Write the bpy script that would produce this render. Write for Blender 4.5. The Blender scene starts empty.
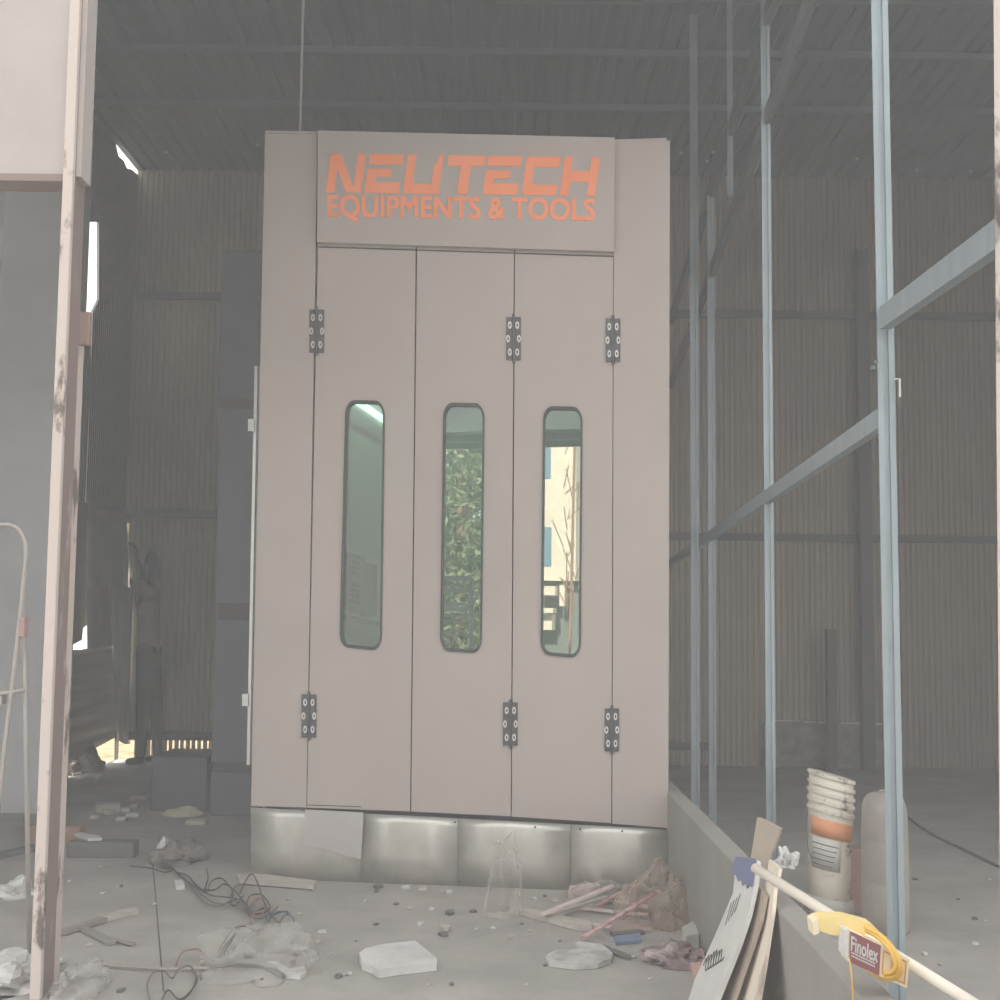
import bpy, bmesh, math, random
from mathutils import Vector, Matrix, noise
random.seed(7)
S = bpy.context.scene
COL = S.collection
V = Vector
# ------------------------------------------------------------------ camera
F = 1300.0
PITCH, ROLL = math.radians(5.0), math.radians(0.6)
CAM = V((0, 0, 1.2))
fw = V((0, math.cos(PITCH), math.sin(PITCH)))
r0 = V((1, 0, 0)); u0 = V((0, -math.sin(PITCH), math.cos(PITCH)))
rt = r0 * math.cos(ROLL) + u0 * math.sin(ROLL)
up = u0 * math.cos(ROLL) - r0 * math.sin(ROLL)
cd = bpy.data.cameras.new('camera'); co = bpy.data.objects.new('camera', cd); COL.objects.link(co)
cd.sensor_fit = 'HORIZONTAL'; cd.sensor_width = 36; cd.lens = 36 * F / 1000
cd.clip_start = 0.05; cd.clip_end = 300
M = Matrix((( rt.x, up.x, -fw.x, CAM.x), (rt.y, up.y, -fw.y, CAM.y), (rt.z, up.z, -fw.z, CAM.z), (0, 0, 0, 1)))
co.matrix_world = M
S.camera = co

def ray(px, py): return fw + rt * ((px - 500) / F) - up * ((py - 500) / F)
def aty(px, py, Y): d = ray(px, py); return CAM + d * (Y / d.y)
def atz(px, py, z=0.0): d = ray(px, py); return CAM + d * ((z - CAM.z) / d.z)
def atx(px, py, X): d = ray(px, py); return CAM + d * (X / d.x)
def onpl(px, py, p0, n): d = ray(px, py); return CAM + d * ((p0 - CAM).dot(n) / d.dot(n))

# ------------------------------------------------------------------ materials
def lin(c):
    c = c / 255.0
    return c / 12.92 if c <= 0.04045 else ((c + 0.055) / 1.055) ** 2.4
def rgb(r, g, b): return (lin(r), lin(g), lin(b), 1)
def mat(name, c, rough=0.7, metal=0.0, c2=None, scale=6, lo=0.4, hi=0.65, bump=0.0, bscale=40, spec=0.5, stretch=(1, 1, 1), detail=6):
    m = bpy.data.materials.new(name); m.use_nodes = True
    nt = m.node_tree; b = nt.nodes['Principled BSDF']
    b.inputs['Base Color'].default_value = rgb(*c)
    b.inputs['Roughness'].default_value = rough
    b.inputs['Metallic'].default_value = metal
    b.inputs['Specular IOR Level'].default_value = spec
    tc = nt.nodes.new('ShaderNodeTexCoord'); mp = nt.nodes.new('ShaderNodeMapping')
    mp.inputs['Scale'].default_value = stretch
    nt.links.new(tc.outputs['Object'], mp.inputs['Vector'])
    if c2:
        n = nt.nodes.new('ShaderNodeTexNoise'); n.inputs['Scale'].default_value = scale; n.inputs['Detail'].default_value = detail
        n.inputs['Roughness'].default_value = 0.65
        r = nt.nodes.new('ShaderNodeValToRGB')
        r.color_ramp.elements[0].position = lo; r.color_ramp.elements[1].position = hi
        r.color_ramp.elements[0].color = rgb(*c); r.color_ramp.elements[1].color = rgb(*c2)
        nt.links.new(mp.outputs[0], n.inputs['Vector']); nt.links.new(n.outputs['Fac'], r.inputs[0])
        nt.links.new(r.outputs[0], b.inputs['Base Color'])
    if bump:
        n2 = nt.nodes.new('ShaderNodeTexNoise'); n2.inputs['Scale'].default_value = bscale; n2.inputs['Detail'].default_value = 5
        bp = nt.nodes.new('ShaderNodeBump'); bp.inputs['Strength'].default_value = bump; bp.inputs['Distance'].default_value = 0.01
        nt.links.new(mp.outputs[0], n2.inputs['Vector']); nt.links.new(n2.outputs['Fac'], bp.inputs['Height'])
        nt.links.new(bp.outputs[0], b.inputs['Normal'])
    return m
def clear_mat(name, tint, tr=0.6, rough=0.2, body=(220, 218, 214), edge=.55):
    """thin plastic: clear face on, whiter where it turns away"""
    m = bpy.data.materials.new(name); m.use_nodes = True
    nt = m.node_tree; b = nt.nodes['Principled BSDF']; out = nt.nodes['Material Output']
    b.inputs['Base Color'].default_value = rgb(*body); b.inputs['Roughness'].default_value = rough
    t = nt.nodes.new('ShaderNodeBsdfTransparent'); t.inputs[0].default_value = rgb(*tint)
    mx = nt.nodes.new('ShaderNodeMixShader')
    lw = nt.nodes.new('ShaderNodeLayerWeight'); lw.inputs['Blend'].default_value = .35
    mr = nt.nodes.new('ShaderNodeMapRange'); mr.inputs['From Min'].default_value = 0; mr.inputs['From Max'].default_value = 1
    mr.inputs['To Min'].default_value = tr; mr.inputs['To Max'].default_value = max(0, tr - edge)
    nt.links.new(lw.outputs['Facing'], mr.inputs['Value']); nt.links.new(mr.outputs[0], mx.inputs[0])
    nt.links.new(b.outputs[0], mx.inputs[1]); nt.links.new(t.outputs[0], mx.inputs[2]); nt.links.new(mx.outputs[0], out.inputs[0])
    return m
def glass_mat(name, tint, refl):
    m = bpy.data.materials.new(name); m.use_nodes = True
    nt = m.node_tree; nt.nodes.remove(nt.nodes['Principled BSDF']); out = nt.nodes['Material Output']
    t = nt.nodes.new('ShaderNodeBsdfTransparent'); t.inputs[0].default_value = tint
    g = nt.nodes.new('ShaderNodeBsdfGlossy'); g.inputs['Roughness'].default_value = 0.0; g.inputs['Color'].default_value = (1, .97, .97, 1)
    mx = nt.nodes.new('ShaderNodeMixShader'); mx.inputs[0].default_value = refl
    nt.links.new(t.outputs[0], mx.inputs[1]); nt.links.new(g.outputs[0], mx.inputs[2]); nt.links.new(mx.outputs[0], out.inputs[0])
    return m
def emit_mat(name, c, s):
    m = bpy.data.materials.new(name); m.use_nodes = True
    b = m.node_tree.nodes['Principled BSDF']; b.inputs['Emission Color'].default_value = rgb(*c); b.inputs['Emission Strength'].default_value = s
    return m

m_booth = mat('booth paint', (180, 168, 160), .45, 0, (172, 161, 153), 1.3, .35, .7, spec=.35)
m_booth_in = mat('booth interior white', (215, 220, 216), .5)
m_seam = mat('dark seam', (70, 66, 64), .8)
m_galv = mat('galvanised sheet', (214, 210, 200), .34, .55, (184, 181, 173), 5, .35, .7, bump=.15, bscale=9)
m_hinge = mat('hinge metal', (82, 80, 82), .45, .4)
m_rivet = mat('rivet steel', (215, 212, 208), .35, .5)
m_orange = mat('sign orange', (255, 146, 92), .4, 0, (255, 156, 112), 3)
m_gasket = mat('rubber gasket', (62, 70, 66), .6)
m_glass = glass_mat('green glass', (.60, .78, .68, 1), .30)
m_floor = mat('dusty concrete', (178, 172, 165), .85, 0, (148, 144, 138), 2.1, .3, .72, bump=.25, bscale=30, spec=.25)
m_conc = mat('grey cement render', (158, 153, 146), .9, 0, (144, 140, 134), 2.5, .35, .7, bump=.2, bscale=18, spec=.2)
m_roof = mat('roof sheet', (116, 122, 130), .5, .2, (106, 112, 121), .8)
m_steel = mat('primed grey steel', (150, 160, 164), .45, .25, (138, 148, 152), 3, stretch=(6, 6, 1))
m_dsteel = mat('dark primed steel', (104, 108, 110), .5, .2)
m_girt = mat('girt steel', (96, 94, 92), .6, .2)
m_duct = mat('grey duct panel', (112, 113, 117), .55, .1, (106, 107, 111), 2)
m_white = mat('flaking white paint', (184, 175, 170), .6, 0, (176, 166, 161), 3)
m_foam = mat('white foam', (212, 210, 206), .9, 0, (192, 190, 186), 8, bump=.2, bscale=60)
m_film = clear_mat('clear film', (252, 251, 250), .965, .12)
m_film2 = clear_mat('dusty film', (247, 241, 235), .9, .3, (206, 192, 180))
m_filmw = clear_mat('whitish film', (245, 245, 245), .42, .35, (212, 206, 202), .15)

def speckle(name, base, dark, scale, lo, hi):
    return mat(name, base, .7, 0, dark, scale, lo, hi, bump=.3, bscale=25, stretch=(1, 1, .45), detail=9)
m_flake = speckle('flaking cream paint', (204, 189, 180), (112, 98, 92), 9, .55, .62)
m_reveal = speckle('bare brown render', (140, 122, 116), (176, 160, 153), 7, .58, .68)

def wave_mat(name, c, c2, axis, period, dist=.02, rough=.5, metal=.1, strength=1.0):
    m = mat(name, c, rough, metal, c2, 1.2, .35, .7)
    nt = m.node_tree; b = nt.nodes['Principled BSDF']
    tc = nt.nodes.new('ShaderNodeTexCoord'); w = nt.nodes.new('ShaderNodeTexWave')
    w.wave_type = 'BANDS'; w.bands_direction = axis; w.inputs['Scale'].default_value = 0.314 / period
    bp = nt.nodes.new('ShaderNodeBump'); bp.inputs['Strength'].default_value = strength; bp.inputs['Distance'].default_value = dist
    nt.links.new(tc.outputs['Object'], w.inputs['Vector']); nt.links.new(w.outputs['Fac'], bp.inputs['Height'])
    nt.links.new(bp.outputs[0], b.inputs['Normal'])
    return m

# ------------------------------------------------------------------ mesh builder
class MB:
    def __init__(self): self.bm = bmesh.new()
    def box(self, c, s, rot=None, bev=0):
        t = bmesh.ops.create_cube(self.bm, size=1)
        vs = t['verts']
        mtx = Matrix.Translation(c) @ (rot.to_4x4() if rot else Matrix()) @ Matrix.Diagonal((s[0], s[1], s[2], 1))
        bmesh.ops.transform(self.bm, matrix=mtx, verts=vs)
        if bev:
            es = list({e for v in vs for e in v.link_edges})
            bmesh.ops.bevel(self.bm, geom=es, offset=bev, segments=2, affect='EDGES', profile=.5)
        return self
    def bb(self, lo, hi, bev=0):
        lo, hi = V(lo), V(hi)
        return self.box((lo + hi) / 2, hi - lo, None, bev)
    def prism(self, pts, ext):
        ext = V(ext); n = len(pts)
        a = [self.bm.verts.new(p) for p in pts]; b = [self.bm.verts.new(V(p) + ext) for p in pts]
        self.bm.faces.new(a); self.bm.faces.new(b[::-1])
        for i in range(n):
            j = (i + 1) % n
            self.bm.faces.new((a[j], a[i], b[i], b[j]))
        return self
    def holed(self, outer, inner, ext):
        ext = V(ext)
        for off, flip in ((V((0, 0, 0)), 0), (ext, 1)):
            o = [self.bm.verts.new(V(p) + off) for p in outer]; i_ = [self.bm.verts.new(V(p) + off) for p in inner]
            es = [self.bm.edges.new((o[k], o[(k + 1) % len(o)])) for k in range(len(o))]
            es += [self.bm.edges.new((i_[k], i_[(k + 1) % len(i_)])) for k in range(len(i_))]
            bmesh.ops.triangle_fill(self.bm, edges=es, use_beauty=True)
            if not flip: O1, I1 = o, i_
            else: O2, I2 = o, i_
        for A, B in ((O1, O2), (I1, I2)):
            for k in range(len(A)):
                j = (k + 1) % len(A)
                self.bm.faces.new((A[k], A[j], B[j], B[k]))
        return self
    def ring(self, outer, inner, ext):
        ext = V(ext); n = len(outer)
        o1 = [self.bm.verts.new(p) for p in outer]; i1 = [self.bm.verts.new(p) for p in inner]
        o2 = [self.bm.verts.new(V(p) + ext) for p in outer]; i2 = [self.bm.verts.new(V(p) + ext) for p in inner]
        for k in range(n):
            j = (k + 1) % n
            self.bm.faces.new((o1[k], o1[j], i1[j], i1[k])); self.bm.faces.new((o2[j], o2[k], i2[k], i2[j]))
            self.bm.faces.new((o1[j], o1[k], o2[k], o2[j])); self.bm.faces.new((i1[k], i1[j], i2[j], i2[k]))
        return self
    def tube(self, pts, r, seg=8, closed=False, caps=True):
        pts = [V(p) for p in pts]; n = len(pts); rings = []
        rs = r if isinstance(r, (list, tuple)) else [r] * n
        ref = None
        for i, p in enumerate(pts):
            if closed: t = pts[(i + 1) % n] - pts[i - 1]
            else: t = pts[min(i + 1, n - 1)] - pts[max(i - 1, 0)]
            t.normalize()
            if ref is None:
                ref = V((0, 0, 1)) if abs(t.z) < .9 else V((1, 0, 0))
            x = t.cross(ref)
            if x.length < 1e-5: x = t.cross(V((0, 1, 0)))
            x.normalize(); y = x.cross(t).normalized(); ref = y
            rings.append([self.bm.verts.new(p + (x * math.cos(2 * math.pi * k / seg) + y * math.sin(2 * math.pi * k / seg)) * rs[i]) for k in range(seg)])
        for i in range(n if closed else n - 1):
            A, B = rings[i], rings[(i + 1) % n]
            for k in range(seg):
                j = (k + 1) % seg
                self.bm.faces.new((A[k], A[j], B[j], B[k]))
        if caps and not closed:
            self.bm.faces.new(rings[0][::-1]); self.bm.faces.new(rings[-1])
        return self
    def lathe(self, prof, c, seg=32, fn=None):
        c = V(c); rings = []
        for r, z in prof:
            ring = []
            for k in range(seg):
                a = 2 * math.pi * k / seg
                p = V((r * math.cos(a), r * math.sin(a), z))
                if fn: p = fn(p)
                ring.append(self.bm.verts.new(c + p))
            rings.append(ring)
        for A, B in zip(rings, rings[1:]):
            for k in range(seg):
                j = (k + 1) % seg
                self.bm.faces.new((A[k], A[j], B[j], B[k]))
        self.bm.faces.new(rings[0][::-1]); self.bm.faces.new(rings[-1])
        return self
    def ball(self, c, r, sub=2):
        s = r if isinstance(r, (tuple, list, Vector)) else (r, r, r)
        bmesh.ops.create_icosphere(self.bm, subdivisions=sub, radius=1, matrix=Matrix.Translation(c) @ Matrix.Diagonal((*s, 1)))
        return self
    def crumple(self, c, s, sub=4, freq=9, amp=.35, seed=0, flat=True):
        t = bmesh.ops.create_icosphere(self.bm, subdivisions=sub, radius=1)
        for v in t['verts']:
            d = v.co.copy()
            n1 = noise.noise(d * 1.7 + V((seed, seed * 2.1, 0))) * 1.1
            n2 = 1 - 2 * abs(noise.noise(d * freq * .3 + V((seed, 3, seed))))      # sharp folds
            n3 = 1 - 2 * abs(noise.noise(d * freq * .7 + V((3, seed, seed))))
            k = 1 + amp * n1 + amp * .45 * (n2 - .5) + amp * .2 * (n3 - .5)
            p = V((d.x * s[0] * k, d.y * s[1] * k, d.z * s[2] * k))
            if flat: p.z = max(p.z, -s[2] * .05) + s[2] * .06
            v.co = V(c) + p
        return self
    def build(self, name, m, parent=None, smooth=False, fix=True):
        if fix: bmesh.ops.recalc_face_normals(self.bm, faces=self.bm.faces)
        me = bpy.data.meshes.new(name); self.bm.to_mesh(me); self.bm.free()
        if smooth:
            for p in me.polygons: p.use_smooth = True
        o = bpy.data.objects.new(name, me); COL.objects.link(o)
        if m: me.materials.append(m)
        if parent:
            o.parent = parent
            if parent.type == 'EMPTY': o.matrix_parent_inverse = Matrix.Translation(-parent.location)
        return o
def tag(o, label=None, cat=None, group=None, kind=None):
    if label: o['label'] = label
    if cat: o['category'] = cat
    if group: o['group'] = group
    if kind: o['kind'] = kind
    return o
def thing(name, loc, label, cat, group=None):
    o = bpy.data.objects.new(name, None); COL.objects.link(o); o.location = loc; o.empty_display_size = .05
    return tag(o, label, cat, group)
def struct(o): o['kind'] = 'structure'; return o
def smooth_pts(pts, n=6):
    P = [V(p) for p in pts]; out = []
    for i in range(len(P) - 1):
        a, b, c, d = P[max(i - 1, 0)], P[i], P[i + 1], P[min(i + 2, len(P) - 1)]
        for k in range(n):
            t = k / n
            out.append(.5 * ((2 * b) + (c - a) * t + (2 * a - 5 * b + 4 * c - d) * t * t + (3 * b - a - 3 * c + d) * t ** 3))
    out.append(P[-1]); return out

# ------------------------------------------------------------------ the setting
YB = 10.6      # back wall
YF = 4.15      # front plane of the shed
ZC = 4.86      # roof sheet
XL, XR = -3.06, 4.7
def corrugated(b, fn, a0, a1, period, depth, s0, s1):
    """trapezoid ribbed sheet: a runs across the ribs, fn(a, s, h) gives the point"""
    n = int((a1 - a0) / period) + 1
    prof = []
    for i in range(n):
        a = a0 + i * period
        prof += [(a, 0), (a + period * .5, 0), (a + period * .62, depth), (a + period * .88, depth)]
    prev = None
    for a, h in prof:
        A = b.bm.verts.new(fn(a, s0, h)); B = b.bm.verts.new(fn(a, s1, h))
        if prev: b.bm.faces.new((prev[0], A, B, prev[1]))
        prev = (A, B)
b = MB()   # floor slab, and the ground outside as one sheet of concrete
b.bb((XL - .03, -8, -.1), (XR + .05, YB + .03, 0)); struct(b.build('floor', m_floor))
b = MB(); corrugated(b, lambda a, s, h: V((a, s, ZC + h)), XL, XR, .11, .014, YF - .05, YB + .1); struct(b.build('ceiling', m_roof, fix=False))
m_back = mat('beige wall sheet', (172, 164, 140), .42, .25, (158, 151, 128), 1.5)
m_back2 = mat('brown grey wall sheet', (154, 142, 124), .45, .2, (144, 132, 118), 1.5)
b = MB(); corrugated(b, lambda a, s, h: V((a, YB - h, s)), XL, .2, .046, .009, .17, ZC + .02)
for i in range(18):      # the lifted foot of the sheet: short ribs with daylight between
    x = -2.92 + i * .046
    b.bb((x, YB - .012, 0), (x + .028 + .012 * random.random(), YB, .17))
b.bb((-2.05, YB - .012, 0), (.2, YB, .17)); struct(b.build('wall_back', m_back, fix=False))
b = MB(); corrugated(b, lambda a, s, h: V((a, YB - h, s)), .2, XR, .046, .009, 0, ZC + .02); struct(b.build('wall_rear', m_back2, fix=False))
b = MB(); b.bb((XR, YF, 0), (XR + .05, YB, ZC)); struct(b.build('wall_right', m_back2))
# girts across the back wall and purlins under the roof
tn = 0
def trim(b, m):
    global tn
    tn += 1; return struct(b.build('trim_%d' % tn, m))
def zat(px, py, Y): return aty(px, py, Y).z
for z, x0, x1 in ((zat(170, 157, YB), XL, .2), (zat(170, 297, YB), XL, .2), (zat(170, 514, YB), XL, .2), (zat(180, 736, YB), XL, -1.0),
                  (zat(800, 316, YB), .2, XR), (zat(800, 538, YB), .2, XR), (zat(800, 772, YB) + .2, .2, 1.75)):
    trim(MB().bb((x0, YB - .06, z - .03), (x1, YB - .015, z + .03)), m_girt)
for py in (-46, 4, 58, 112):
    p = None
    d = ray(560, py); t = (ZC - .06 - CAM.z) / d.z; Y = d.y * t
    trim(MB().bb((XL, Y - .02, ZC - .05), (XR, Y + .02, ZC - .002)), m_roof)
# the left wall: ribbed sheets with gaps that let daylight in
m_left = wave_mat('left wall sheet', (142, 145, 149), (130, 133, 136), 'Y', .05, .02)
m_lefth = wave_mat('lying wall sheet', (156, 154, 146), (142, 141, 134), 'Z', .12, .03)
def onleft(poly):
    out = []
    for px, py in poly:
        p = atx(px, py, XL)
        if px > 130: p = V((XL, YB, p.z))
        out.append(p)
    return out
LS = []
b = MB(); b.prism([V((XL, 9.98, ZC)), V((XL, 10.06, ZC - .07)), V((XL, 10.2, ZC - .055)), V((XL, 10.3, ZC - .085)), V((XL, 10.42, ZC - .05)), V((XL, YB, ZC - .03))] + onleft([(131, 522), (86, 502), (90.6, 388), (93, 312), (99, 300), (99, 222), (103, 150), (104, 126)]), (-.02, 0, 0)); struct(b.build('wall_left', m_left))
b = MB(); b.bb((XL - .02, YF, 0), (XL, atx(83, 400, XL).y, ZC + .1)); struct(MB().bb((-5, 7.8, 0), (aty(57, 500, 7.8).x, 7.86, 4.8)).build('brightening_wall', mat('brightening plaster', (228, 226, 226), .9, 0, (212, 210, 209), .9)))  # second slab: pale wall added to brighten the view through the left doorway
struct(b.build('wall_left.001', mat('pale plaster', (248, 247, 247), .9, 0, (238, 237, 237), 1.5)))
b = MB(); b.prism(onleft([(84, 0), (104, 100), (109, 120), (103, 150), (99, 222), (84.5, 222)]), (-.02, 0, 0)); struct(b.build('wall_left.002', m_left))
b = MB(); b.prism(onleft([(62, 654), (117, 643), (118, 736), (66, 764)]), (-.02, 0, 0)); struct(b.build('wall_left.003', m_lefth))
b = MB(); b.prism(onleft([(119, 640), (131.5, 640), (131.5, 757), (118.5, 757)]), (-.02, 0, 0)); struct(b.build('wall_left.004', m_left))
b = MB(); b.prism(onleft([(70, 312), (90.8, 312), (90.4, 385), (88, 430), (85, 502), (70, 500)]), (-.02, 0, 0)); struct(b.build('wall_left.005', m_left))
b = MB(); b.prism(onleft([(70, 500), (84.6, 503), (83.5, 625), (79, 628), (78, 640), (68, 645)]), (.03, 0, 0)); trim(b, mat('tan frame', (150, 136, 118), .8))
b = MB(); b.prism(onleft([(84, 504), (129, 516), (129, 524), (84, 513)]), (.05, 0, 0)); struct(b.build('window_1', m_white))
b = MB(); b.prism(onleft([(72, 650), (118, 641), (118, 645), (72, 655)]), (.05, 0, 0)); trim(b, m_white)
# grey sheet hung over the opening, gathered to the right
m_tarp = mat('grey tarpaulin', (186, 182, 177), .6, 0, (172, 169, 165), 4)
b = MB()
top = [(86.5, 511), (93, 513), (100, 514.5), (107, 516), (114, 517.5), (121, 519), (126, 520)]
midl = [(86.5, 560), (92, 566), (97, 578), (103, 586), (110, 592), (118, 596), (131, 590)]
low = [(87, 649), (95, 648), (104, 647), (112, 645), (116, 642), (121, 643), (132, 640)]
end = [(113, 655), (115, 655), (117, 655), (119, 655), (123, 655), (127, 655), (132, 655)]
foot = [(118, 740), (119.5, 741), (121, 742), (122.5, 743), (125, 744), (127, 744), (130, 744)]
rows = [top, midl, low]
grid = []
for ri, row in enumerate(rows):
    grid.append([b.bm.verts.new(atx(px, py, XL + .02 + .03 * (i % 2) + .02 * ri)) for i, (px, py) in enumerate(row)])
for A, B in zip(grid, grid[1:]):
    for k in range(6): b.bm.faces.new((A[k], A[k + 1], B[k + 1], B[k]))
tarp = thing('tarpaulin', atx(107, 640, XL + .05), 'grey tarpaulin hung across the opening in the left wall', 'tarpaulin')
o = b.build('sheet', m_tarp, tarp, True); sm = o.modifiers.new('s', 'SOLIDIFY'); sm.thickness = .006
b = MB(); grid = []
for ri, row in enumerate([[(108, 585), (112, 588), (116, 586), (120, 588), (124, 585), (128, 588), (132, 585)], end, foot]):
    grid.append([b.bm.verts.new(atx(px, py, XL + .08 + .03 * (i % 2))) for i, (px, py) in enumerate(row)])
for A, B in zip(grid, grid[1:]):
    for k in range(6): b.bm.faces.new((A[k], A[k + 1], B[k + 1], B[k]))
o = b.build('gathered_fold', m_tarp, tarp, True); sm = o.modifiers.new('s', 'SOLIDIFY'); sm.thickness = .006

# white front wall over the left doorway, with its flaking jamb
zh = zat(40, 176, YF)
b = MB(); b.bb((-4.2, YF, zh), (aty(84, 100, YF).x, YF + .1, 4.9)); struct(b.build('wall_front', m_white))
b = MB(); b.bb((-4.2, YF - .012, zh - .02), (aty(66, 180, YF).x, YF + .1, zh + .004)); trim(b, m_reveal)
xj = aty(85, 100, YF).x; 
def jamb(pxt, pxb, y0, y1, m, zt=4.9, w=None):
    pass
xa, xb_ = aty(52.5, 500, YF).x, aty(63, 500, YF).x
b = MB(); b.bb((xa, YF - .03, 0), (xb_, YF - .004, 4.9), .004); struct(b.build('trim_jamb', m_flake))
xr2 = aty(69.5, 500, YF + .1).x
b = MB(); b.prism([(xa, YF - .004, 0), (xb_, YF - .004, 0), (xr2, YF + .13, 0), (xa, YF + .13, 0)], (0, 0, 4.9)); struct(b.build('trim_reveal', m_reveal))
xs0, xs1 = aty(67.5, 500, YF + .15).x, aty(73.5, 500, YF + .15).x
b = MB(); b.bb((xs0 - .01, YF + .13, .0), (xs1, YF + .2, zat(72, 340, YF + .2)), .004); struct(b.build('trim_stop', m_flake))
b = MB(); b.bb((xs0 - .01, YF + .13, zat(80, 345, YF + .14)), (aty(90, 330, YF + .14).x, YF + .16, zat(80, 312, YF + .14)), .004)
o = b.build('bracket_plate', mat('brown plate', (150, 128, 118), .8)); tag(o, 'small brown plate fixed to the flaking left doorpost', 'plate')
b = MB(); b.bb((xs0 - .01, YF + .13, zat(80, 178, YF + .14)), (aty(91.5, 100, YF + .14).x, YF + .15, zat(85, 64, YF + .14)), .006)
o = b.build('bracket_plate', mat('grey plate', (136, 120, 115), .7)); tag(o, 'tall grey plate on the doorpost beside the white wall', 'plate')
# right jamb at the edge of the frame
p0_, p1_ = aty(993.5, 0, 2.45), aty(998.5, 700, 2.45)
dv = (p0_ - p1_) / (p0_.z - p1_.z); p0_ = p1_ - dv * p1_.z; p1_ = p0_ + dv * 3.3
b = MB(); b.prism([p0_, p0_ + V((.1, 0, 0)), p0_ + V((.1, .12, 0)), p0_ + V((.05, .12, 0))], p1_ - p0_); struct(b.build('trim_post', m_flake))
# front beam, and an unseen canopy strip shaped to darken the pane reflections
b = MB(); b.bb((-4.2, YF - .02, 4.15), (XR, YF + .06, 4.95)); struct(b.build('wall_front.001', m_roof))
b = MB(); b.bb((-6.2, -5.5, 3.50), (6.0, -4.2, 3.57))
b.bb((-6.2, -5.5, 3.57), (6.0, -5.4, 6.6)); b.bb((-6.2, -5.3, 3.42), (6.0, -5.2, 3.50)); b.bb((-6.2, -4.6, 3.42), (6.0, -4.5, 3.50))
struct(b.build('reflection_canopy', mat('reflection canopy', (84, 92, 92), .8)))

# low partition wall
XW0, XW1, ZW = .745, .815, .43
b = MB(); b.bb((XW0, 1.2, 0), (XW1, 9.2, ZW), .006); struct(b.build('wall_partition', m_conc))

# ------------------------------------------------------------------ the spray booth
BL, BR = atz(250, 878), atz(668, 893.5)
bx = (BR - BL).normalized(); bn = V((bx.y, -bx.x, 0)).normalized()    # bn points to the camera
if bn.y > 0: bn = -bn
def B(px, py, off=0.0): return onpl(px, py, BL + bn * off, bn)
def Bp(poly, off=0.0): return [B(x, y, off) for x, y in poly]
booth = thing('spray_booth', (BL + BR) / 2, 'tall grey paint spray booth with orange lettering and three folding door leaves', 'spray booth')
TH = .05
def panel(name, poly, off, th, m, parent=booth):
    return MB().prism(Bp(poly, off), -bn * th).build(name, m, parent)
panel('pillar', [(265, 132), (317.3, 133), (306.2, 807.5), (251, 806)], 0, .06, m_booth)
panel('pillar', [(614.2, 139.5), (670, 140.5), (668.3, 828), (612.3, 823.5)], 0, .06, m_booth)
sign = panel('sign_panel', [(318, 130.5), (614.6, 137.5), (614, 251.5), (317, 242)], .035, .09, m_booth)
panel('edge_cap', [(265, 130.5), (318, 131.5), (318, 133.3), (265, 132.6)], .012, .4, m_booth)
def rrect(tl, tr, br, bl, rx, ry, n=6):
    out = []
    cs = [(tl, (1, 1), math.pi), (tr, (-1, 1), 1.5 * math.pi), (br, (-1, -1), 0), (bl, (1, -1), .5 * math.pi)]
    for (x, y), (sx, sy), a0 in cs:
        cx, cy = x + sx * rx, y + sy * ry
        for k in range(n + 1):
            a = a0 + (math.pi / 2) * k / n
            out.append((cx + rx * math.cos(a), cy + ry * math.sin(a)))
    return out
leaves = [([(318, 243), (415.6, 247), (410, 811.3), (307, 807.6)], [(345, 400), (384.6, 400.5), (381.6, 650), (339.5, 648)]),
          ([(417.2, 247), (513.8, 250), (510.6, 816.3), (411.2, 811.5)], [(443, 402.5), (484.4, 403), (481.8, 653), (440, 651.5)]),
          ([(515.2, 250), (613.2, 252.5), (611.2, 823), (511.8, 816.5)], [(543, 406), (582.4, 406.5), (580.8, 657.5), (540.5, 655.5)])]
for outer, w in leaves:
    hole = rrect(*w, 9.5, 15)
    i2 = rrect((w[0][0] + 1.9, w[0][1] + 3.2), (w[1][0] - 1.9, w[1][1] + 3.2), (w[2][0] - 1.9, w[2][1] - 3.2), (w[3][0] + 1.9, w[3][1] - 3.2), 7.9, 12.5)
    leaf = MB().holed(Bp(outer, 0), Bp(hole, 0), -bn * TH).build('door_leaf', m_booth, booth)
    MB().ring(Bp(hole, .008), Bp(i2, .008), -bn * .03).build('window_gasket', m_gasket, leaf)
    MB().prism(Bp(i2, -.012), -bn * .006).build('window_pane', m_glass, leaf)
# door frame lines: thin trim just inside each leaf edge
for q in ([(318.5, 246.2), (614, 255.8), (614, 257), (318.5, 247.4)], [(307, 804.6), (361, 806.4), (361, 807.2), (307, 805.4)]): MB().prism(Bp(q, .002), -bn * .01).build('door_trim', m_seam, booth)
# backing behind seams
b = MB()
for q in ([(315.5, 246), (319.5, 246), (308.5, 806), (305, 806)], [(415, 249), (418, 249), (412, 810), (409.5, 810)], [(513, 252), (516, 252), (512.5, 815), (509.8, 815)], [(612.5, 254), (615, 254), (613.2, 822), (610.4, 822)],
          [(306, 806), (668, 824), (668, 829.5), (306, 809.5)]): b.prism(Bp(q, -.045), -bn * .02)
b.build('seam_backing', m_seam, booth)
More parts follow.
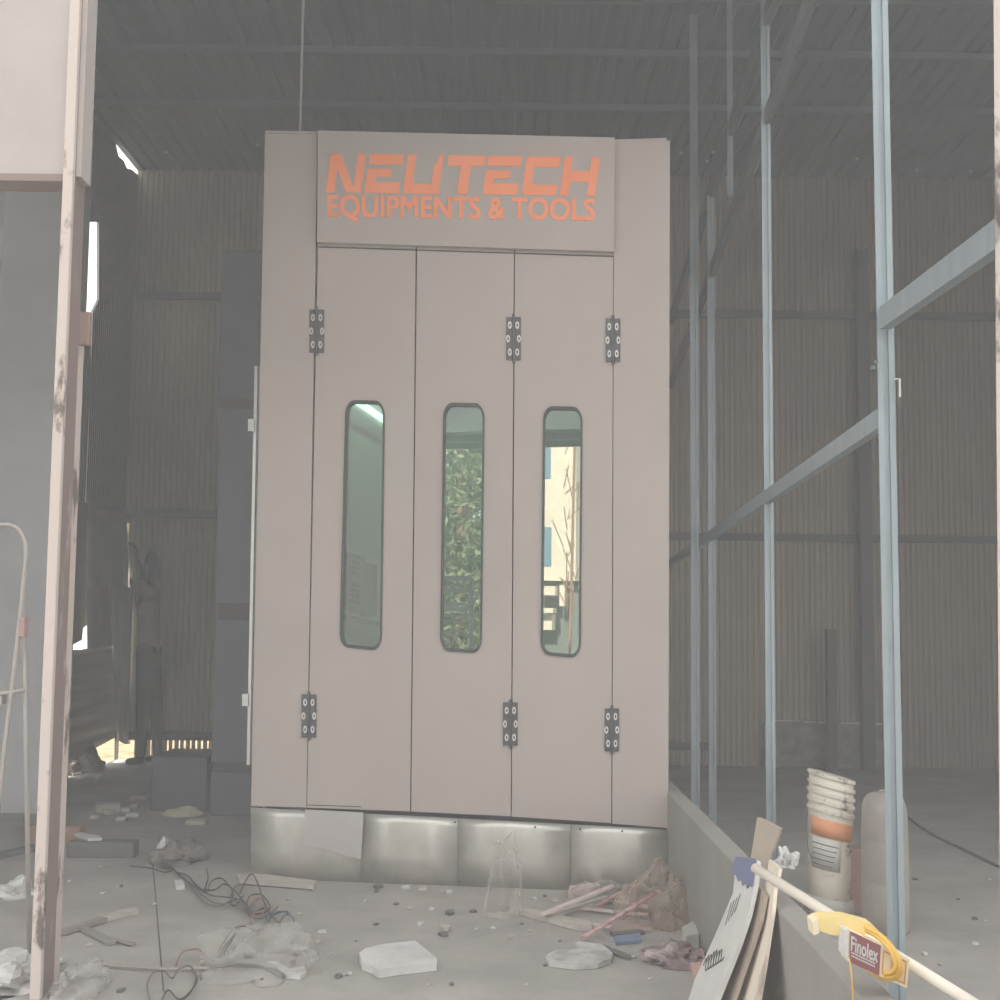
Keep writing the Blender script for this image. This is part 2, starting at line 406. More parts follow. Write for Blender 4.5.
# hinges, each with its rivets
def hinge(cx, cy, w=14.5, h=43):
    o = MB().prism(Bp([(cx - w / 2, cy - h / 2), (cx - 1.2, cy - h / 2), (cx - 1.2, cy + h / 2), (cx - w / 2, cy + h / 2)], .008), -bn * .012)
    o.prism(Bp([(cx + 1.2, cy - h / 2), (cx + w / 2, cy - h / 2), (cx + w / 2, cy + h / 2), (cx + 1.2, cy + h / 2)], .008), -bn * .012)
    o.tube([B(cx, cy - h / 2 - 3, .008), B(cx, cy + h / 2 + 3, .008)], .0065, 10)
    hg = o.build('hinge', m_hinge, booth)
    for sx in (-1, 1):
        for j, dy in enumerate((-13.5, 0, 13.5)):
            x = cx + sx * (3.7 if j != 1 else 5.4); y = cy + dy
            ro = [(x + 1.9 * math.cos(a), y + 3.7 * math.sin(a)) for a in [k * math.pi / 6 for k in range(12)]]
            ri = [(x + .9 * math.cos(a), y + 1.8 * math.sin(a)) for a in [k * math.pi / 6 for k in range(12)]]
            MB().ring(Bp(ro, .013), Bp(ri, .013), -bn * .008).build('rivet', m_rivet, hg)
for cx, cy in ((316.5, 331), (513.5, 338.5), (613, 340), (308.7, 716), (510.3, 724), (611.8, 730)): hinge(cx, cy)
# galvanised skirt in sheets
def lerp(a, b, t): return a + (b - a) * t
def sk_top(x): return lerp(807.5, 829.5, (x - 251) / 417)
def sk_bot(x): return lerp(878, 893.5, (x - 250) / 418)
xs = [250.6, 361, 458, 571, 668]
for a, c in zip(xs, xs[1:]):
    b = MB(); prev = None
    for t, of in ((0, -.003), (.12, .0015), (.3, .005), (.6, .007), (1, .004)):
        row = [b.bm.verts.new(B(x, lerp(sk_top(x), sk_bot(x), t), of + w_)) for x, w_ in ((a + .3, 0), (lerp(a, c, .33), .002), (lerp(a, c, .66), -.001), (c - .3, 0))]
        if prev:
            for k in range(3): b.bm.faces.new((prev[k], prev[k + 1], row[k + 1], row[k]))
        prev = row
    o = b.build('skirt_panel', m_galv, booth, True); sm = o.modifiers.new('s', 'SOLIDIFY'); sm.thickness = .006; sm.offset = 0
for x, y in ((455, 819), (535, 824), (580, 826), (622, 828), (460, 879)): MB().ball(B(x, y + 3, .006), .005, 1).build('screw', m_seam, booth)
# body behind the face: side walls, roof, back, inside floor
D = 3.6
back = -bn * D
def bodyslab(name, p0, p1, z0, z1, th, m):
    n = (p1 - p0).normalized(); s = V((n.y, -n.x, 0)) * th
    return MB().prism([V((p.x, p.y, z)) for p, z in ((p0, z0), (p1, z0), (p1, z1), (p0, z1))], s).build(name, m, booth)
tl, tr = B(266, 133, -.06), B(668, 141, -.06)
pl, pr = B(258, 600, -.07), B(667, 600, -.07)
pl.z = pr.z = 0
ztop = min(tl.z, tr.z) - .01
bodyslab('side_wall', pl + bx * .05, pl + bx * .05 + back, .02, ztop, .05, m_booth_in)
bodyslab('side_wall', pr + back - bx * .05, pr - bx * .05, .02, ztop, .05, m_booth_in)
bodyslab('back_wall', pl + back, pr + back, .02, ztop, .05, m_booth_in)
MB().prism([V((p.x, p.y, 2.75)) for p in (pl + bx * .06, pr - bx * .06, pr + back - bx * .06, pl + back + bx * .06)], (0, 0, .06)).build('inner_ceiling', m_booth_in, booth)
MB().prism([V((p.x, p.y, .25)) for p in (pl + bx * .06, pr - bx * .06, pr + back - bx * .06, pl + back + bx * .06)], (0, 0, .06)).build('inner_floor', m_conc, booth)
MB().prism([V((p.x, p.y, ztop)) for p in (pl, pr, pr + back, pl + back)], (0, 0, .03)).build('roof', m_booth, booth)
# sloping light cove along the left inside edge
m_lamp = emit_mat('booth lamp', (235, 250, 242), 4.5)
iw = pl + bx * .11
def onside(px, py, off=0.0): return onpl(px, py, iw + bx * off, bx)
q0 = pl + bx * .11 - bn * .15; q1 = pl + bx * .11 - bn * (D - .2)
def Z(p, z): return V((p.x, p.y, z))
MB().prism([Z(q0, 2.28), Z(q0 + bx * .2, 2.6), Z(q1 + bx * .2, 2.6), Z(q1, 2.28)], bx * .015 + V((0, 0, -.01))).build('light_cove', m_booth_in, booth)
for k in (0, 1):
    c0 = q0 + bx * (.085 + .055 * k); c1 = q1 + bx * (.085 + .055 * k)
    MB().tube([Z(c0, 2.36 + .09 * k), Z(c1, 2.36 + .09 * k)], .02, 8).build('light_tube', m_lamp, booth)
m_cab = mat('cabinet grey', (128, 138, 134), .5); m_slot = mat('dark slots', (40, 46, 44), .6)
def sidebox(poly, th, nm, m): return MB().prism([onside(x, y, th) for x, y in poly], -bx * (th - .002)).build(nm, m, booth)
sidebox([(338, 545), (346.5, 549), (346, 609), (338, 606)], .03, 'wall_cabinet', m_cab)
sidebox([(347.5, 552), (365.5, 557), (365, 613), (347, 609)], .03, 'wall_cabinet', m_cab)
sidebox([(369.5, 563), (377.5, 565), (376.5, 617), (368.8, 616)], .05, 'wall_cabinet', m_cab)
for y0 in (554, 582):
    for i in range(4):
        for j in range(2):
            x = 351.5 + j * 4.6; y = y0 + i * 5.6 + j * 1.2
            sidebox([(x, y), (x + 3.4, y + .8), (x + 3.4, y + 4.6), (x, y + 3.8)], .04, 'switch', m_slot)
sidebox([(337, 613), (382, 622), (382, 626), (337, 617)], .03, 'cable_tray', m_cab)
# slim side door edge on the left flank
b = MB(); b.prism(Bp([(254.5, 366), (257.5, 366), (249.5, 765), (246.5, 765)], -.25), -bn * .03); b.build('side_door_edge', m_rivet, booth)
for px, py in ((252, 425), (246, 700)):
    MB().prism(Bp([(px - 4, py - 6), (px + 2, py - 6), (px + 2, py + 6), (px - 4, py + 6)], -.24), -bn * .04).build('side_latch', m_rivet, booth)

# lettering --------------------------------------------------------
def stroke_letters():
    out = {}
    e = .30
    out['N'] = [[(0, 0), (.24, 0), (.24, 1), (0, 1)], [(.0, 1), (.28, 1), (.86, 0), (.68, 0), (.58, 0), (.24, .62)], [(.78, 0), (1, 0), (1, 1), (.78, 1)]]
    out['E'] = [[(.02, .74), (1, .74), (1, 1), (.02, 1)], [(0, .42), (.72, .42), (.72, .63), (.0, .63)], [(0, 0), (1, 0), (1, .29), (0, .29)], [(0, .28), (.26, .28), (.26, .43), (0, .43)]]
    out['U'] = [[(0, 0), (.24, 0), (.24, 1), (0, 1)], [(.2, 0), (1, 0), (1, .25), (.2, .25)], [(.76, .2), (1, .2), (1, 1), (.86, 1), (.86, .82), (.76, .76)]]
    out['T'] = [[(0, .73), (1, .73), (1, 1), (0, 1)], [(.36, 0), (.64, 0), (.64, .75), (.36, .75)]]
    out['C'] = [[(.06, 0), (.98, 0), (.98, .27), (.27, .27), (.25, .3), (.25, .70), (.27, .73), (.98, .73), (.98, 1), (.08, 1), (0, .9), (0, .08)]]
    out['H'] = [[(0, 0), (.24, 0), (.24, 1), (0, 1)], [(.76, 0), (1, 0), (1, 1), (.76, 1)], [(.2, .36), (.8, .36), (.8, .64), (.2, .64)]]
    return out
SL = stroke_letters()
def wordpt(x, t):
    yb = lerp(192.3, 195.8, (x - 326) / 270); yt = lerp(153.5, 157.2, (x - 326) / 270)
    return (x + 5.2 * t, lerp(yb, yt, t))
for ch, x0, x1 in (('N', 325.5, 360.5), ('E', 364, 398.5), ('U', 402.5, 438.5), ('T', 443.5, 480.5), ('E', 482.5, 517), ('C', 521.5, 556.5), ('H', 559.5, 595)):
    b = MB()
    for st in SL[ch]: b.prism([B(*wordpt(lerp(x0, x1, s), t), .0385) for s, t in st], -bn * .004)
    b.build('letter', m_orange, sign)
tc = bpy.data.curves.new('txt', 'FONT'); tc.body = 'EQUIPMENTS & TOOLS'; tc.size = 1; tc.space_character = 1.03; tc.offset = .012
to = bpy.data.objects.new('txt', tc); COL.objects.link(to)
bpy.context.view_layer.update()
def text_mesh(to):
    dg = bpy.context.evaluated_depsgraph_get(); ev = to.evaluated_get(dg); me = bpy.data.meshes.new_from_object(ev)
    return me
def place_text(body, mapfn, name, m, parent, ext, offset=0.0, spacing=1.0, bold=.022, nudge=V((0, 0, 0))):
    c = bpy.data.curves.new('t', 'FONT'); c.body = body; c.size = 1; c.offset = offset; c.space_character = spacing; c.resolution_u = 4
    o = bpy.data.objects.new('t', c); COL.objects.link(o); bpy.context.view_layer.update()
    me = text_mesh(o); bpy.data.objects.remove(o); ext = V(ext)
    xs_ = [v.co.x for v in me.vertices]; ys_ = [v.co.y for v in me.vertices]
    X0, X1 = min(xs_), max(xs_); cap = .6855
    b = MB()
    for kk, (ox, oy) in enumerate(((-bold, -bold), (bold, -bold), (-bold, bold), (bold, bold)) if bold else ((0, 0),)):
        n0 = len(b.bm.verts); b.bm.from_mesh(me); b.bm.verts.ensure_lookup_table()
        for v in list(b.bm.verts)[n0:]: v.co = mapfn((v.co.x + ox - X0) / (X1 - X0), (v.co.y + oy) / cap) + nudge * kk
    r = bmesh.ops.extrude_face_region(b.bm, geom=list(b.bm.faces))
    for g in r['geom']:
        if isinstance(g, bmesh.types.BMVert): g.co = g.co + V(ext)
    bpy.data.meshes.remove(me)
    return b.build(name, m, parent)
bpy.data.objects.remove(to)
def eqmap(s, t):
    x = lerp(328, 594.5, s); yb = lerp(216, 220, s); yt = lerp(195.4, 199.2, s)
    return B(x, lerp(yb, yt, t), .0385)
place_text('EQUIPMENTS & TOOLS', eqmap, 'lettering', m_orange, sign, -bn * .0025, nudge=bn * .0004)

# film stuck on the skirt
b = MB(); b.prism(Bp([(305, 809.5), (363.5, 812.5), (361, 859), (345, 856), (331, 850), (322, 848), (304.5, 845)], .02), -bn * .003)
tag(b.build('plastic_film', m_filmw), 'white film sheet stuck to the left of the metal skirt', 'film')
# thin conduit rising from the booth roof
p = B(300, 133, -.1); q = V((p.x + .0, p.y, ZC))
tag(MB().tube([p, q], .006, 8).build('conduit_pipe', m_white), 'thin white conduit rising from the booth roof to the ceiling', 'pipe')

# ------------------------------------------------------------------ ducts left of the booth
def span(px0, px1, py, Y): return aty(px0, py, Y).x, aty(px1, py, Y).x
base = atz(240, 816); Yd = base.y
duct = thing('exhaust_duct', base, 'tall dark grey sectioned duct standing behind the left of the booth', 'duct')
for (pa, pb_, pxl) in ((251, 399, 219.5), (408, 604, 217), (619, 763, 213), (772, 816, 210)):
    x0 = aty(pxl, (pa + pb_) / 2, Yd).x; z1, z0 = zat(240, pa, Yd), max(0, zat(240, pb_, Yd))
    MB().bb((x0, Yd, z0), (-1.12, Yd + .7, z1), .006).build('duct_section', m_duct, duct)
for pa, pb_, pxl in ((399, 408, 217.5), (604, 619, 215), (763, 772, 211)):
    x0 = aty(pxl, pa, Yd).x; MB().bb((x0 + .012, Yd + .012, zat(240, pb_, Yd)), (-1.13, Yd + .69, zat(240, pa, Yd))).build('flange', m_girt, duct)
p0 = atz(150, 811); 
tag(MB().bb((p0.x, p0.y, 0), (atz(207, 811).x, p0.y + .5, zat(180, 757, p0.y)), .008).build('metal_box', mat('dark grey box', (98, 99, 102), .6)), 'low dark grey metal box on the floor left of the duct', 'box')

# ------------------------------------------------------------------ steel partition frame on the right
XL0, KX = .9146, .0437
def fx(Y): return XL0 + KX * Y
def fd(px): return XL0 / ((px - 500) / F - KX)
frame = thing('partition_framework', (fx(3.5), 3.5, 0), 'grey steel partition frame of posts and rails right of the booth', 'frame')
def cpost(b, p0, p1, w, d, t=.006):
    """open channel between two points, web towards the camera"""
    h = w / 2; g = w * .16; k = p0.x / max(p0.y, .1) * d   # flank runs along the line of sight, so the channel mouth faces the yard
    prof = [(-h, 0), (-g, 0), (-g, t), (g, t), (g, 0), (h, 0), (h, d), (-h + k, d)]
    b.prism([p0 + V((x, y, 0)) for x, y in prof], p1 - p0)
Y1 = 3.5
pb, pt = aty(888.5, 500, Y1), aty(879.5, 0, Y1)
dirv = (pt - pb) / (pt.z - pb.z)
b = MB(); cpost(b, pb - dirv * pb.z, pb + dirv * (3.4 - pb.z), .047, .05); post1 = b.build('post', m_steel, frame)
b = MB(); p = pb + dirv * (zat(880, 380, Y1) - pb.z)
b.tube([p + V((.02, -.01, 0)), p + V((.03, -.02, 0)), p + V((.03, -.02, -.05))], .003, 6); b.build('hook', m_rivet, post1)
b = MB(); b.ball(aty(873, 368, Y1 - .02), .008, 1); b.ball(aty(876, 362, Y1 - .02), .006, 1); b.build('clamp', m_dsteel, post1)
def vpost(px0, px1, Y, z0, z1, m=m_steel, par=frame, name='post'):
    a, c = aty(px0, 500, Y).x, aty(px1, 500, Y).x
    b = MB(); cpost(b, V(((a + c) / 2, Y, z0)), V(((a + c) / 2, Y, z1)), c - a, .05); return b.build(name, m, par)
vpost(764, 773.5, fd(769), 0, 4.82)
vpost(708, 715.5, fd(711.5), 0, 3.74)
vpost(729, 735, fd(732), 3.45, 4.82)
def rail(Ya, Yb, za, zb, h, m=m_steel, t=.03, dx=0.0):
    b = MB(); p0, p1 = V((fx(Ya) + dx, Ya, za)), V((fx(Yb) + dx, Yb, zb))
    # C section: web plus two lips
    b.prism([p0 + V((x, 0, z)) for x, z in ((0, -h / 2), (t, -h / 2), (t, -h / 2 + .005), (.006, -h / 2 + .005), (.006, h / 2 - .005), (t, h / 2 - .005), (t, h / 2), (0, h / 2))], p1 - p0)
    return b.build('rail', m, frame)
rail(3.57, 10.5, 1.755, 1.61, .055, dx=-.02)
rail(1.6, 3.49, 1.93, 2.015, .062, dx=-.035)
rail(4.2, 10.5, 3.51, 3.09, .075, m_dsteel); rail(4.2, 10.5, 3.95, 3.63, .09, m_dsteel)
# lone post close to the booth
Yp = 7.6
a, c = aty(690.5, 500, Yp).x, aty(699, 500, Yp).x
b = MB(); cpost(b, V(((a + c) / 2, Yp, 0)), V(((a + c) / 2, Yp, 4.84)), c - a, .06)
tag(b.build('steel_post', m_steel), 'slim grey steel post closest to the right edge of the booth', 'post')
# column and short post at the back of the right bay
x0, x1 = span(860, 872, 500, 10.4)
tag(MB().bb((x0, 10.4, 0), (x1, 10.5, 4.2)).build('steel_column', m_girt), 'dark steel column against the back wall of the right bay', 'column')
p = atz(833, 772); x0, x1 = span(828, 837.5, 700, p.y)
tag(MB().bb((x0, p.y, 0), (x1, p.y + .08, zat(833, 629, p.y)), .004).build('short_post', mat('brown post', (104, 92, 88), .8)), 'short dark brown post before the wrapped stack', 'post')
st = thing('wrapped_stack', atz(828, 768), 'low film wrapped stack of panels along the back right wall', 'stack')
p = atz(828, 768.5); xa_, xb2 = span(764, 884, 740, p.y)
m_wrap = mat('wrapped panels', (140, 132, 124), .45, 0, (104, 98, 92), 10, .35, .65, bump=.5, bscale=12)
MB().bb((xa_, p.y + .02, 0), (xb2, p.y + .12, zat(828, 722, p.y)), .004).build('panel_stack', m_wrap, st)
b = MB()
for u, w in ((775, 800), (803, 816), (818, 829), (841, 867), (869, 882)):
    q0_, q1_ = aty(u, 720.5 + (u - 775) * .035, p.y), aty(w, 721 + (u - 775) * .035, p.y)
    b.tube([q0_, q1_], .006, 6)
b.build('top_edge', mat('pale edge', (214, 200, 184), .6), st)
# pale beads standing in for daylight pinholes near the back wall top
for i, (px, py) in enumerate(((681, 153), (707, 161), (713, 152), (784, 170), (857, 158), (917, 170), (971, 171), (257.5, 145), (166, 152))):
    p = aty(px, py, YB - .02)
    if p.z > ZC - .02: p = atz(px, py, ZC - .012)
    o = MB().ball(p, .014, 1).build('daylight_bead', m_rivet)
    tag(o, 'tiny pale bead standing for a daylight pinhole high on the back wall', 'screw', 'daylight beads')

# ------------------------------------------------------------------ bucket, jerry can and block behind the low wall
pbk = atz(831, 917)
s = pbk.y / F
lidz = 17 * s
m_buck = mat('dirty white plastic', (218, 209, 194), .55, 0, (112, 102, 90), 11, .55, .66)
tag(MB().lathe([(21 * s, 0), (22 * s, .01), (22.5 * s, lidz * .7), (21.5 * s, lidz)], pbk + V((.0, 0, 0)), 32, lambda p_: V((p_.x, p_.y, p_.z - .16 * p_.x * min(1, p_.z / lidz) + .01))).build('plastic_tub', mat('grey white plastic', (190, 184, 176), .5), None, True), 'low pale plastic tub under the leaning paint buckets', 'tub')
bb_ = pbk + V((-.008, 0, lidz + .006)); H = 117 * s
def lean(p_):
    t = p_.z / H
    return V((p_.x + .016 * t, p_.y, p_.z - p_.x * (.16 + .10 * t)))
bk = thing('paint_bucket', bb_, 'white stained paint buckets nested in a stack with orange label', 'bucket')
MB().lathe([(17.5 * s, 0), (19.5 * s, .005), (20 * s, .12 * H), (21.5 * s, .72 * H), (21.5 * s, H), (20.5 * s, H), (20 * s, .8 * H), (10 * s, .8 * H)], bb_, 40, lean).build('body', m_buck, bk, True)
for t in (.70, .77, .84, .91, .985):
    MB().lathe([(21.3 * s, t * H), (23 * s, t * H), (23 * s, (t + .028) * H), (21.3 * s, (t + .028) * H)], bb_, 40, lean).build('rim', m_buck, bk)
def patch(r, t0, t1, a0, a1, m, name, n=12):
    b = MB()
    pr_ = []
    for k in range(n + 1):
        a = a0 + (a1 - a0) * k / n
        pr_.append([b.bm.verts.new(bb_ + lean(V((r(t) * math.cos(a), r(t) * math.sin(a), t * H)))) for t in (t0, t1)])
    for A, C in zip(pr_, pr_[1:]): b.bm.faces.new((A[0], C[0], C[1], A[1]))
    o = b.build(name, m, bk, True); sm = o.modifiers.new('s', 'SOLIDIFY'); sm.thickness = .0015; sm.offset = 1
    return o
rr = lambda t: (20 + 1.5 * min(1, max(0, (t - .12) / .6))) * s + .0015
patch(rr, .50, .645, math.radians(195), math.radians(330), mat('orange label', (222, 150, 104), .5), 'label_band')
patch(rr, .24, .485, math.radians(200), math.radians(285), mat('grey label', (202, 197, 190), .5), 'label_panel')
for k in range(5): patch(lambda t: rr(t) + .001, .27 + .042 * k, .277 + .042 * k, math.radians(206), math.radians(262 + 4 * k), m_girt, 'print_line')
b = MB(); b.tube([bb_ + lean(V((-22.5 * s, 0, .66 * H))), bb_ + lean(V((-24.5 * s, -.02, .52 * H))), bb_ + lean(V((-24 * s, -.05, .38 * H))), bb_ + lean(V((-20.5 * s, -.06, .3 * H)))], .0025, 6); b.build('wire_handle', m_dsteel, bk)
pj = atz(886, 930); sj = pj.y / F
m_can = clear_mat('milky plastic', (240, 236, 230), .5, .4, (186, 178, 170), .3)
jc = thing('jerry_can', pj, 'tall translucent white jerry can behind the thick steel post', 'jerry can')
b = MB(); w_, hh = 22 * sj, 133 * sj
b.lathe([(w_ * k, t * hh) for t, k in ((0, .92), (.02, 1), (.34, 1.02), (.355, .985), (.37, 1.02), (.64, 1.0), (.655, .97), (.67, 1.0), (.86, .97), (.91, .92), (.95, .83), (.98, .66), (.995, .45), (1.0, .2))], pj, 32, lambda p_: V((p_.x, p_.y * 1.2, p_.z)))
b.build('body', m_can, jc, True)
MB().lathe([(w_ * .2, hh * 1.001), (w_ * .2, hh + .006), (w_ * .15, hh + .008)], pj, 20).build('cap', m_can, jc, True)
pbq = atz(857, 916)
tag(MB().bb((pbq.x - .03, pbq.y + .03, 0), (pbq.x + .045, pbq.y + .13, .26), .005).build('brick_block', mat('red brown block', (160, 128, 116), .9)), 'reddish brown block standing between the bucket and the jerry can', 'block')
# dark cable across the floor of the right bay
tag(MB().tube(smooth_pts([atz(905, 815, .008), atz(930, 833, .008), atz(965, 850, .008), atz(1010, 872, .008)]), .007, 6).build('cable', m_girt), 'dark cable lying across the floor of the right bay', 'cable')

# ------------------------------------------------------------------ boards leaning on the low wall
m_board = mat('white board', (204, 202, 196), .7, 0, (190, 188, 182), 5)
m_card = mat('cardboard', (170, 156, 140), .85, 0, (160, 146, 130), 5)
m_cream = mat('torn cream board', (222, 208, 190), .8, 0, (170, 152, 136), 7, .55, .68, stretch=(1, 1, .3))
# leaning plane: from floor x=.5 up to the wall top edge
def leanpl(dx0, dx1):
    p0 = V((dx0, 3.4, 0)); p1 = V((dx1, 3.4, ZW + .05)); n = (p1 - p0).cross(V((0, 1, 0))).normalized()
    return lambda px, py: onpl(px, py, p0, n), n
LP1, n1 = leanpl(.50, .705)
if n1.x > 0: n1 = -n1
bd = thing('board', LP1(710, 960), 'white board with blue label and scribble leaning on the low wall', 'board')
MB().prism([LP1(*p) for p in [(736, 858), (757, 860), (755, 884), (748, 915), (738, 945), (718, 995), (700, 1045), (672, 1045), (690, 995), (694, 981), (712, 942), (733, 893)]], -n1 * .012).build('sheet', m_board, bd)
MB().prism([LP1(*p) + n1 * .002 for p in [(737, 857), (757, 859.5), (753, 888), (750, 885), (748, 889), (746, 883), (743.5, 886), (742, 880), (739, 881), (737, 876), (732, 873)]], n1 * .002).build('blue_label', mat('blue label', (112, 116, 146), .6), bd)
b = MB(); random.seed(3)
for i in range(7):
    x = 704 + i * 2.6; y = 966 - i * 1.6
    b.tube(smooth_pts([LP1(x, y) + n1 * .002, LP1(x + 3, y - 7 - random.random() * 4) + n1 * .002, LP1(x + 2, y + 5) + n1 * .002, LP1(x + 5, y + 1) + n1 * .002], 4), .0012, 5)
for i in range(4):
    x = 726 + i * 3; b.tube([LP1(x, 925 - i * 4) + n1 * .002, LP1(x + 6, 903 - i * 3) + n1 * .002], .001, 5)
b.build('scribble', m_seam, bd)
LP2, n2 = leanpl(.555, .728)
if n2.x > 0: n2 = -n2
tag(MB().prism([LP2(*p) for p in [(757, 884), (765, 895), (760, 920), (752, 945), (733, 1000), (718, 1050), (700, 1050), (718, 995), (738, 945), (748, 915)]], -n2 * .01).build('cardboard_sheet', m_card), 'tan cardboard strip leaning between the white and cream boards', 'cardboard')
LP3, n3 = leanpl(.60, .742)
if n3.x > 0: n3 = -n3
cb = MB().prism([LP3(*p) for p in [(769, 859), (774, 863), (779, 868), (774, 890), (772, 912), (768, 938), (764, 965), (757, 1005), (750, 1050), (715, 1050), (730, 1000), (738, 972), (745, 955), (752, 936), (757, 915), (762, 900), (766, 880)]], -n3 * .01).build('cream_board', m_cream)
tag(cb, 'torn cream board leaning on the low wall next to the cardboard', 'board')
pc = [aty(*p, 3.75) for p in [(757, 818), (766, 822), (780, 829.5), (776, 842), (772, 852), (766, 868), (753, 874), (750, 862)]]
tag(MB().prism(pc, (.012, .02, 0)).build('cardboard_flap', m_card), 'brown cardboard flap standing on top of the low wall', 'cardboard')
o = MB().crumple(atz(787, 866, ZW + .0), (.026, .04, .045), 4, 10, .9, 4).build('plaster_lump', m_foam); tag(o, 'crumpled white scrap on the low wall beside the cardboard', 'scrap')

# white pipe lying along the wall top
pa = aty(755, 868, 3.38); pz = aty(1012, 1028, 2.5)
pipe = MB().tube([pa, pa.lerp(pz, .5), pz], .0125, 16).build('plastic_pipe', mat('white pvc', (240, 230, 214), .4), None, True)
tag(pipe, 'long white plastic pipe laid along the low wall', 'pipe')
mid = pa.lerp(pz, .135)

# wire coil in its printed sleeve
Yc = 2.72
def cp(px, py, dy=0.0): return aty(px, py, Yc + dy)
coil = thing('wire_coil', cp(875, 985), 'yellow wire coil in a maroon printed sleeve on the low wall', 'wire coil')
m_mar = mat('maroon print', (142, 88, 92), .5); m_cr = mat('cream print', (236, 222, 190), .5); m_yel = mat('yellow wire', (226, 182, 84), .45); m_py = mat('pale yellow wrap', (240, 214, 146), .55)
sl = MB().prism([cp(848.5, 930), cp(909.5, 959.5), cp(907, 988.5), cp(847.5, 961)], (0, .05, 0)).build('sleeve', m_cr, coil)
def smap(u, v, off=-.0015): # u along, v up on the sleeve
    x = lerp(lerp(848.5, 909.5, u), lerp(847.5, 907, u), 1 - v); yt = lerp(930, 959.5, u); yb = lerp(961, 988.5, u)
    return cp(x, lerp(yb, yt, v), off)
MB().prism([smap(0.03, 0), smap(.53, 0), smap(.53, 1), smap(.03, 1)], (0, -.001, 0)).build('maroon_panel', m_mar, sl)
place_text('Finolex', lambda s_, t: smap(lerp(.05, .49, s_), lerp(.40, .86, t), -.003), 'lettering', m_foam, sl, (0, .0008, 0), 0, bold=.02, nudge=V((0, -.0004, 0)))
b = MB()
for v0, u1 in ((.30, .46), (.20, .44)):
    k = 0.06
    while k < u1:
        b.prism([smap(k, v0, -.003), smap(k + .018, v0, -.003), smap(k + .018, v0 + .055, -.003), smap(k, v0 + .055, -.003)], (0, -.0006, 0)); k += .025
b.build('small_print', m_foam, sl)
m_win = mat('orange print edge', (206, 150, 96), .5)
for u0, u1 in ((.57, .74), (.80, .96)):
    o_ = [smap(u0, .1), smap(u1, .1), smap(u1, .9), smap(u0, .9)]; i_ = [smap(u0 + .02, .16), smap(u1 - .02, .16), smap(u1 - .02, .84), smap(u0 + .02, .84)]
    MB().ring(o_, i_, (0, -.001, 0)).build('print_border', m_win, sl)
MB().prism([cp(816, 920, .04), cp(821, 917.5, .04), cp(846, 917, .04), cp(872, 924, .04), cp(878, 930, .04), cp(866, 934, .04), cp(850, 936, .04), cp(832, 935, .04), cp(820, 931, .04)], (0, .05, 0)).build('wrap_end', m_py, coil)
b = MB()
for k in range(7):
    ro = 1 - .045 * k
    pts = []
    for i in range(40):
        a = 2 * math.pi * i / 40
        ex = 29 * math.cos(a) * ro; ey = 30 * math.sin(a) * ro
        ca, sa = math.cos(-.45), math.sin(-.45)
        pts.append(cp(874 + ex * ca + ey * .35, 952 + ex * .25 + ey * ca, .026 - .055 * math.cos(a - .35) - .002 * (k % 3)))
    b.tube(pts, .003, 6, closed=True)
b.build('wire_loops', m_yel, coil, True)
MB().tube(smooth_pts([smap(.03, .1, -.006), cp(851.5, 975, -.02), cp(853, 1000, -.02), cp(853, 1030, -.02)]), .0016, 6).build('loose_end', m_yel, coil, True)
MB().prism([cp(812.5, 922, .035), cp(818, 918.5, .035), cp(819.5, 933, .035), cp(814, 935.5, .035)], (0, .05, 0)).build('wrap_fold', m_cr, coil)
MB().prism([cp(845.5, 931, -.004), cp(848.5, 929.5, -.004), cp(848, 960, -.004), cp(844.5, 956, -.004)], (0, .05, 0)).build('sleeve_rim', m_foam, coil)

# ------------------------------------------------------------------ step ladder in the left doorway
lad = thing('step_ladder', atz(30, 956), 'pale aluminium step ladder seen through the left doorway', 'ladder')
m_alu = mat('dull aluminium', (176, 168, 162), .5, .2); m_pink = mat('faded red hinge', (176, 140, 136), .6)
fr = atz(30, 956); Yl = fr.y
def lp(px, py, Y=Yl): return aty(px, py, Y)
f1 = atz(-14, 968)
MB().tube(smooth_pts([lp(-30, 526), lp(0, 524.5), lp(14, 526), (lp(22, 534)), lp(26, 548), lp(24.5, 575), lp(21, 610), lp(13, 680), lp(5, 745), lp(-6, 850), lp(-16, 940, Yl)], 5), .009, 8).build('front_rail', m_alu, lad, True)
MB().tube([lp(23, 612, Yl + .05), lp(25, 690, Yl + .02), lp(29.5, 955, Yl)], .009, 8).build('rear_rail', m_alu, lad, True)
MB().box(lp(23.5, 627, Yl), (.022, .04, .07), None, .004).build('hinge_block', m_pink, lad)
MB().tube([lp(-20, 697), lp(24, 690)], .008, 8).build('cross_brace', m_alu, lad, True)
MB().box(lp(0, 700), (.03, .05, .03), None, .003).build('step', m_alu, lad)

# ------------------------------------------------------------------ the worker at the back left
YP = 10.3
def w(px, py, dy=0): return aty(px, py, YP + dy)
sw = YP / F
def caps(b, a, c, ra, rc, n=16):
    a, c = V(a), V(c)
    for i in range(n + 1):
        t = i / n; b.ball(a.lerp(c, t), lerp(ra, rc, t), 2)
def remeshed(b, name, m, parent, vox):
    o = b.build(name, m, parent, True)
    r_ = o.modifiers.new('r', 'REMESH'); r_.mode = 'VOXEL'; r_.voxel_size = vox; r_.use_smooth_shade = True
    s_ = o.modifiers.new('s', 'SMOOTH'); s_.factor = .5; s_.iterations = 3
    return o
footz = atz(150, 760)
person = thing('person', V((w(148, 700).x, YP, 0)), 'person in a light brown shirt and dark trousers reaching up to the back wall', 'person')
m_skin = mat('skin', (112, 84, 70), .6); m_shirt = mat('tan shirt', (150, 130, 116), .85); m_trou = mat('dark trousers', (40, 42, 48), .85); m_hair = mat('black hair', (18, 17, 17), .7)
b = MB()
head = w(150, 567)
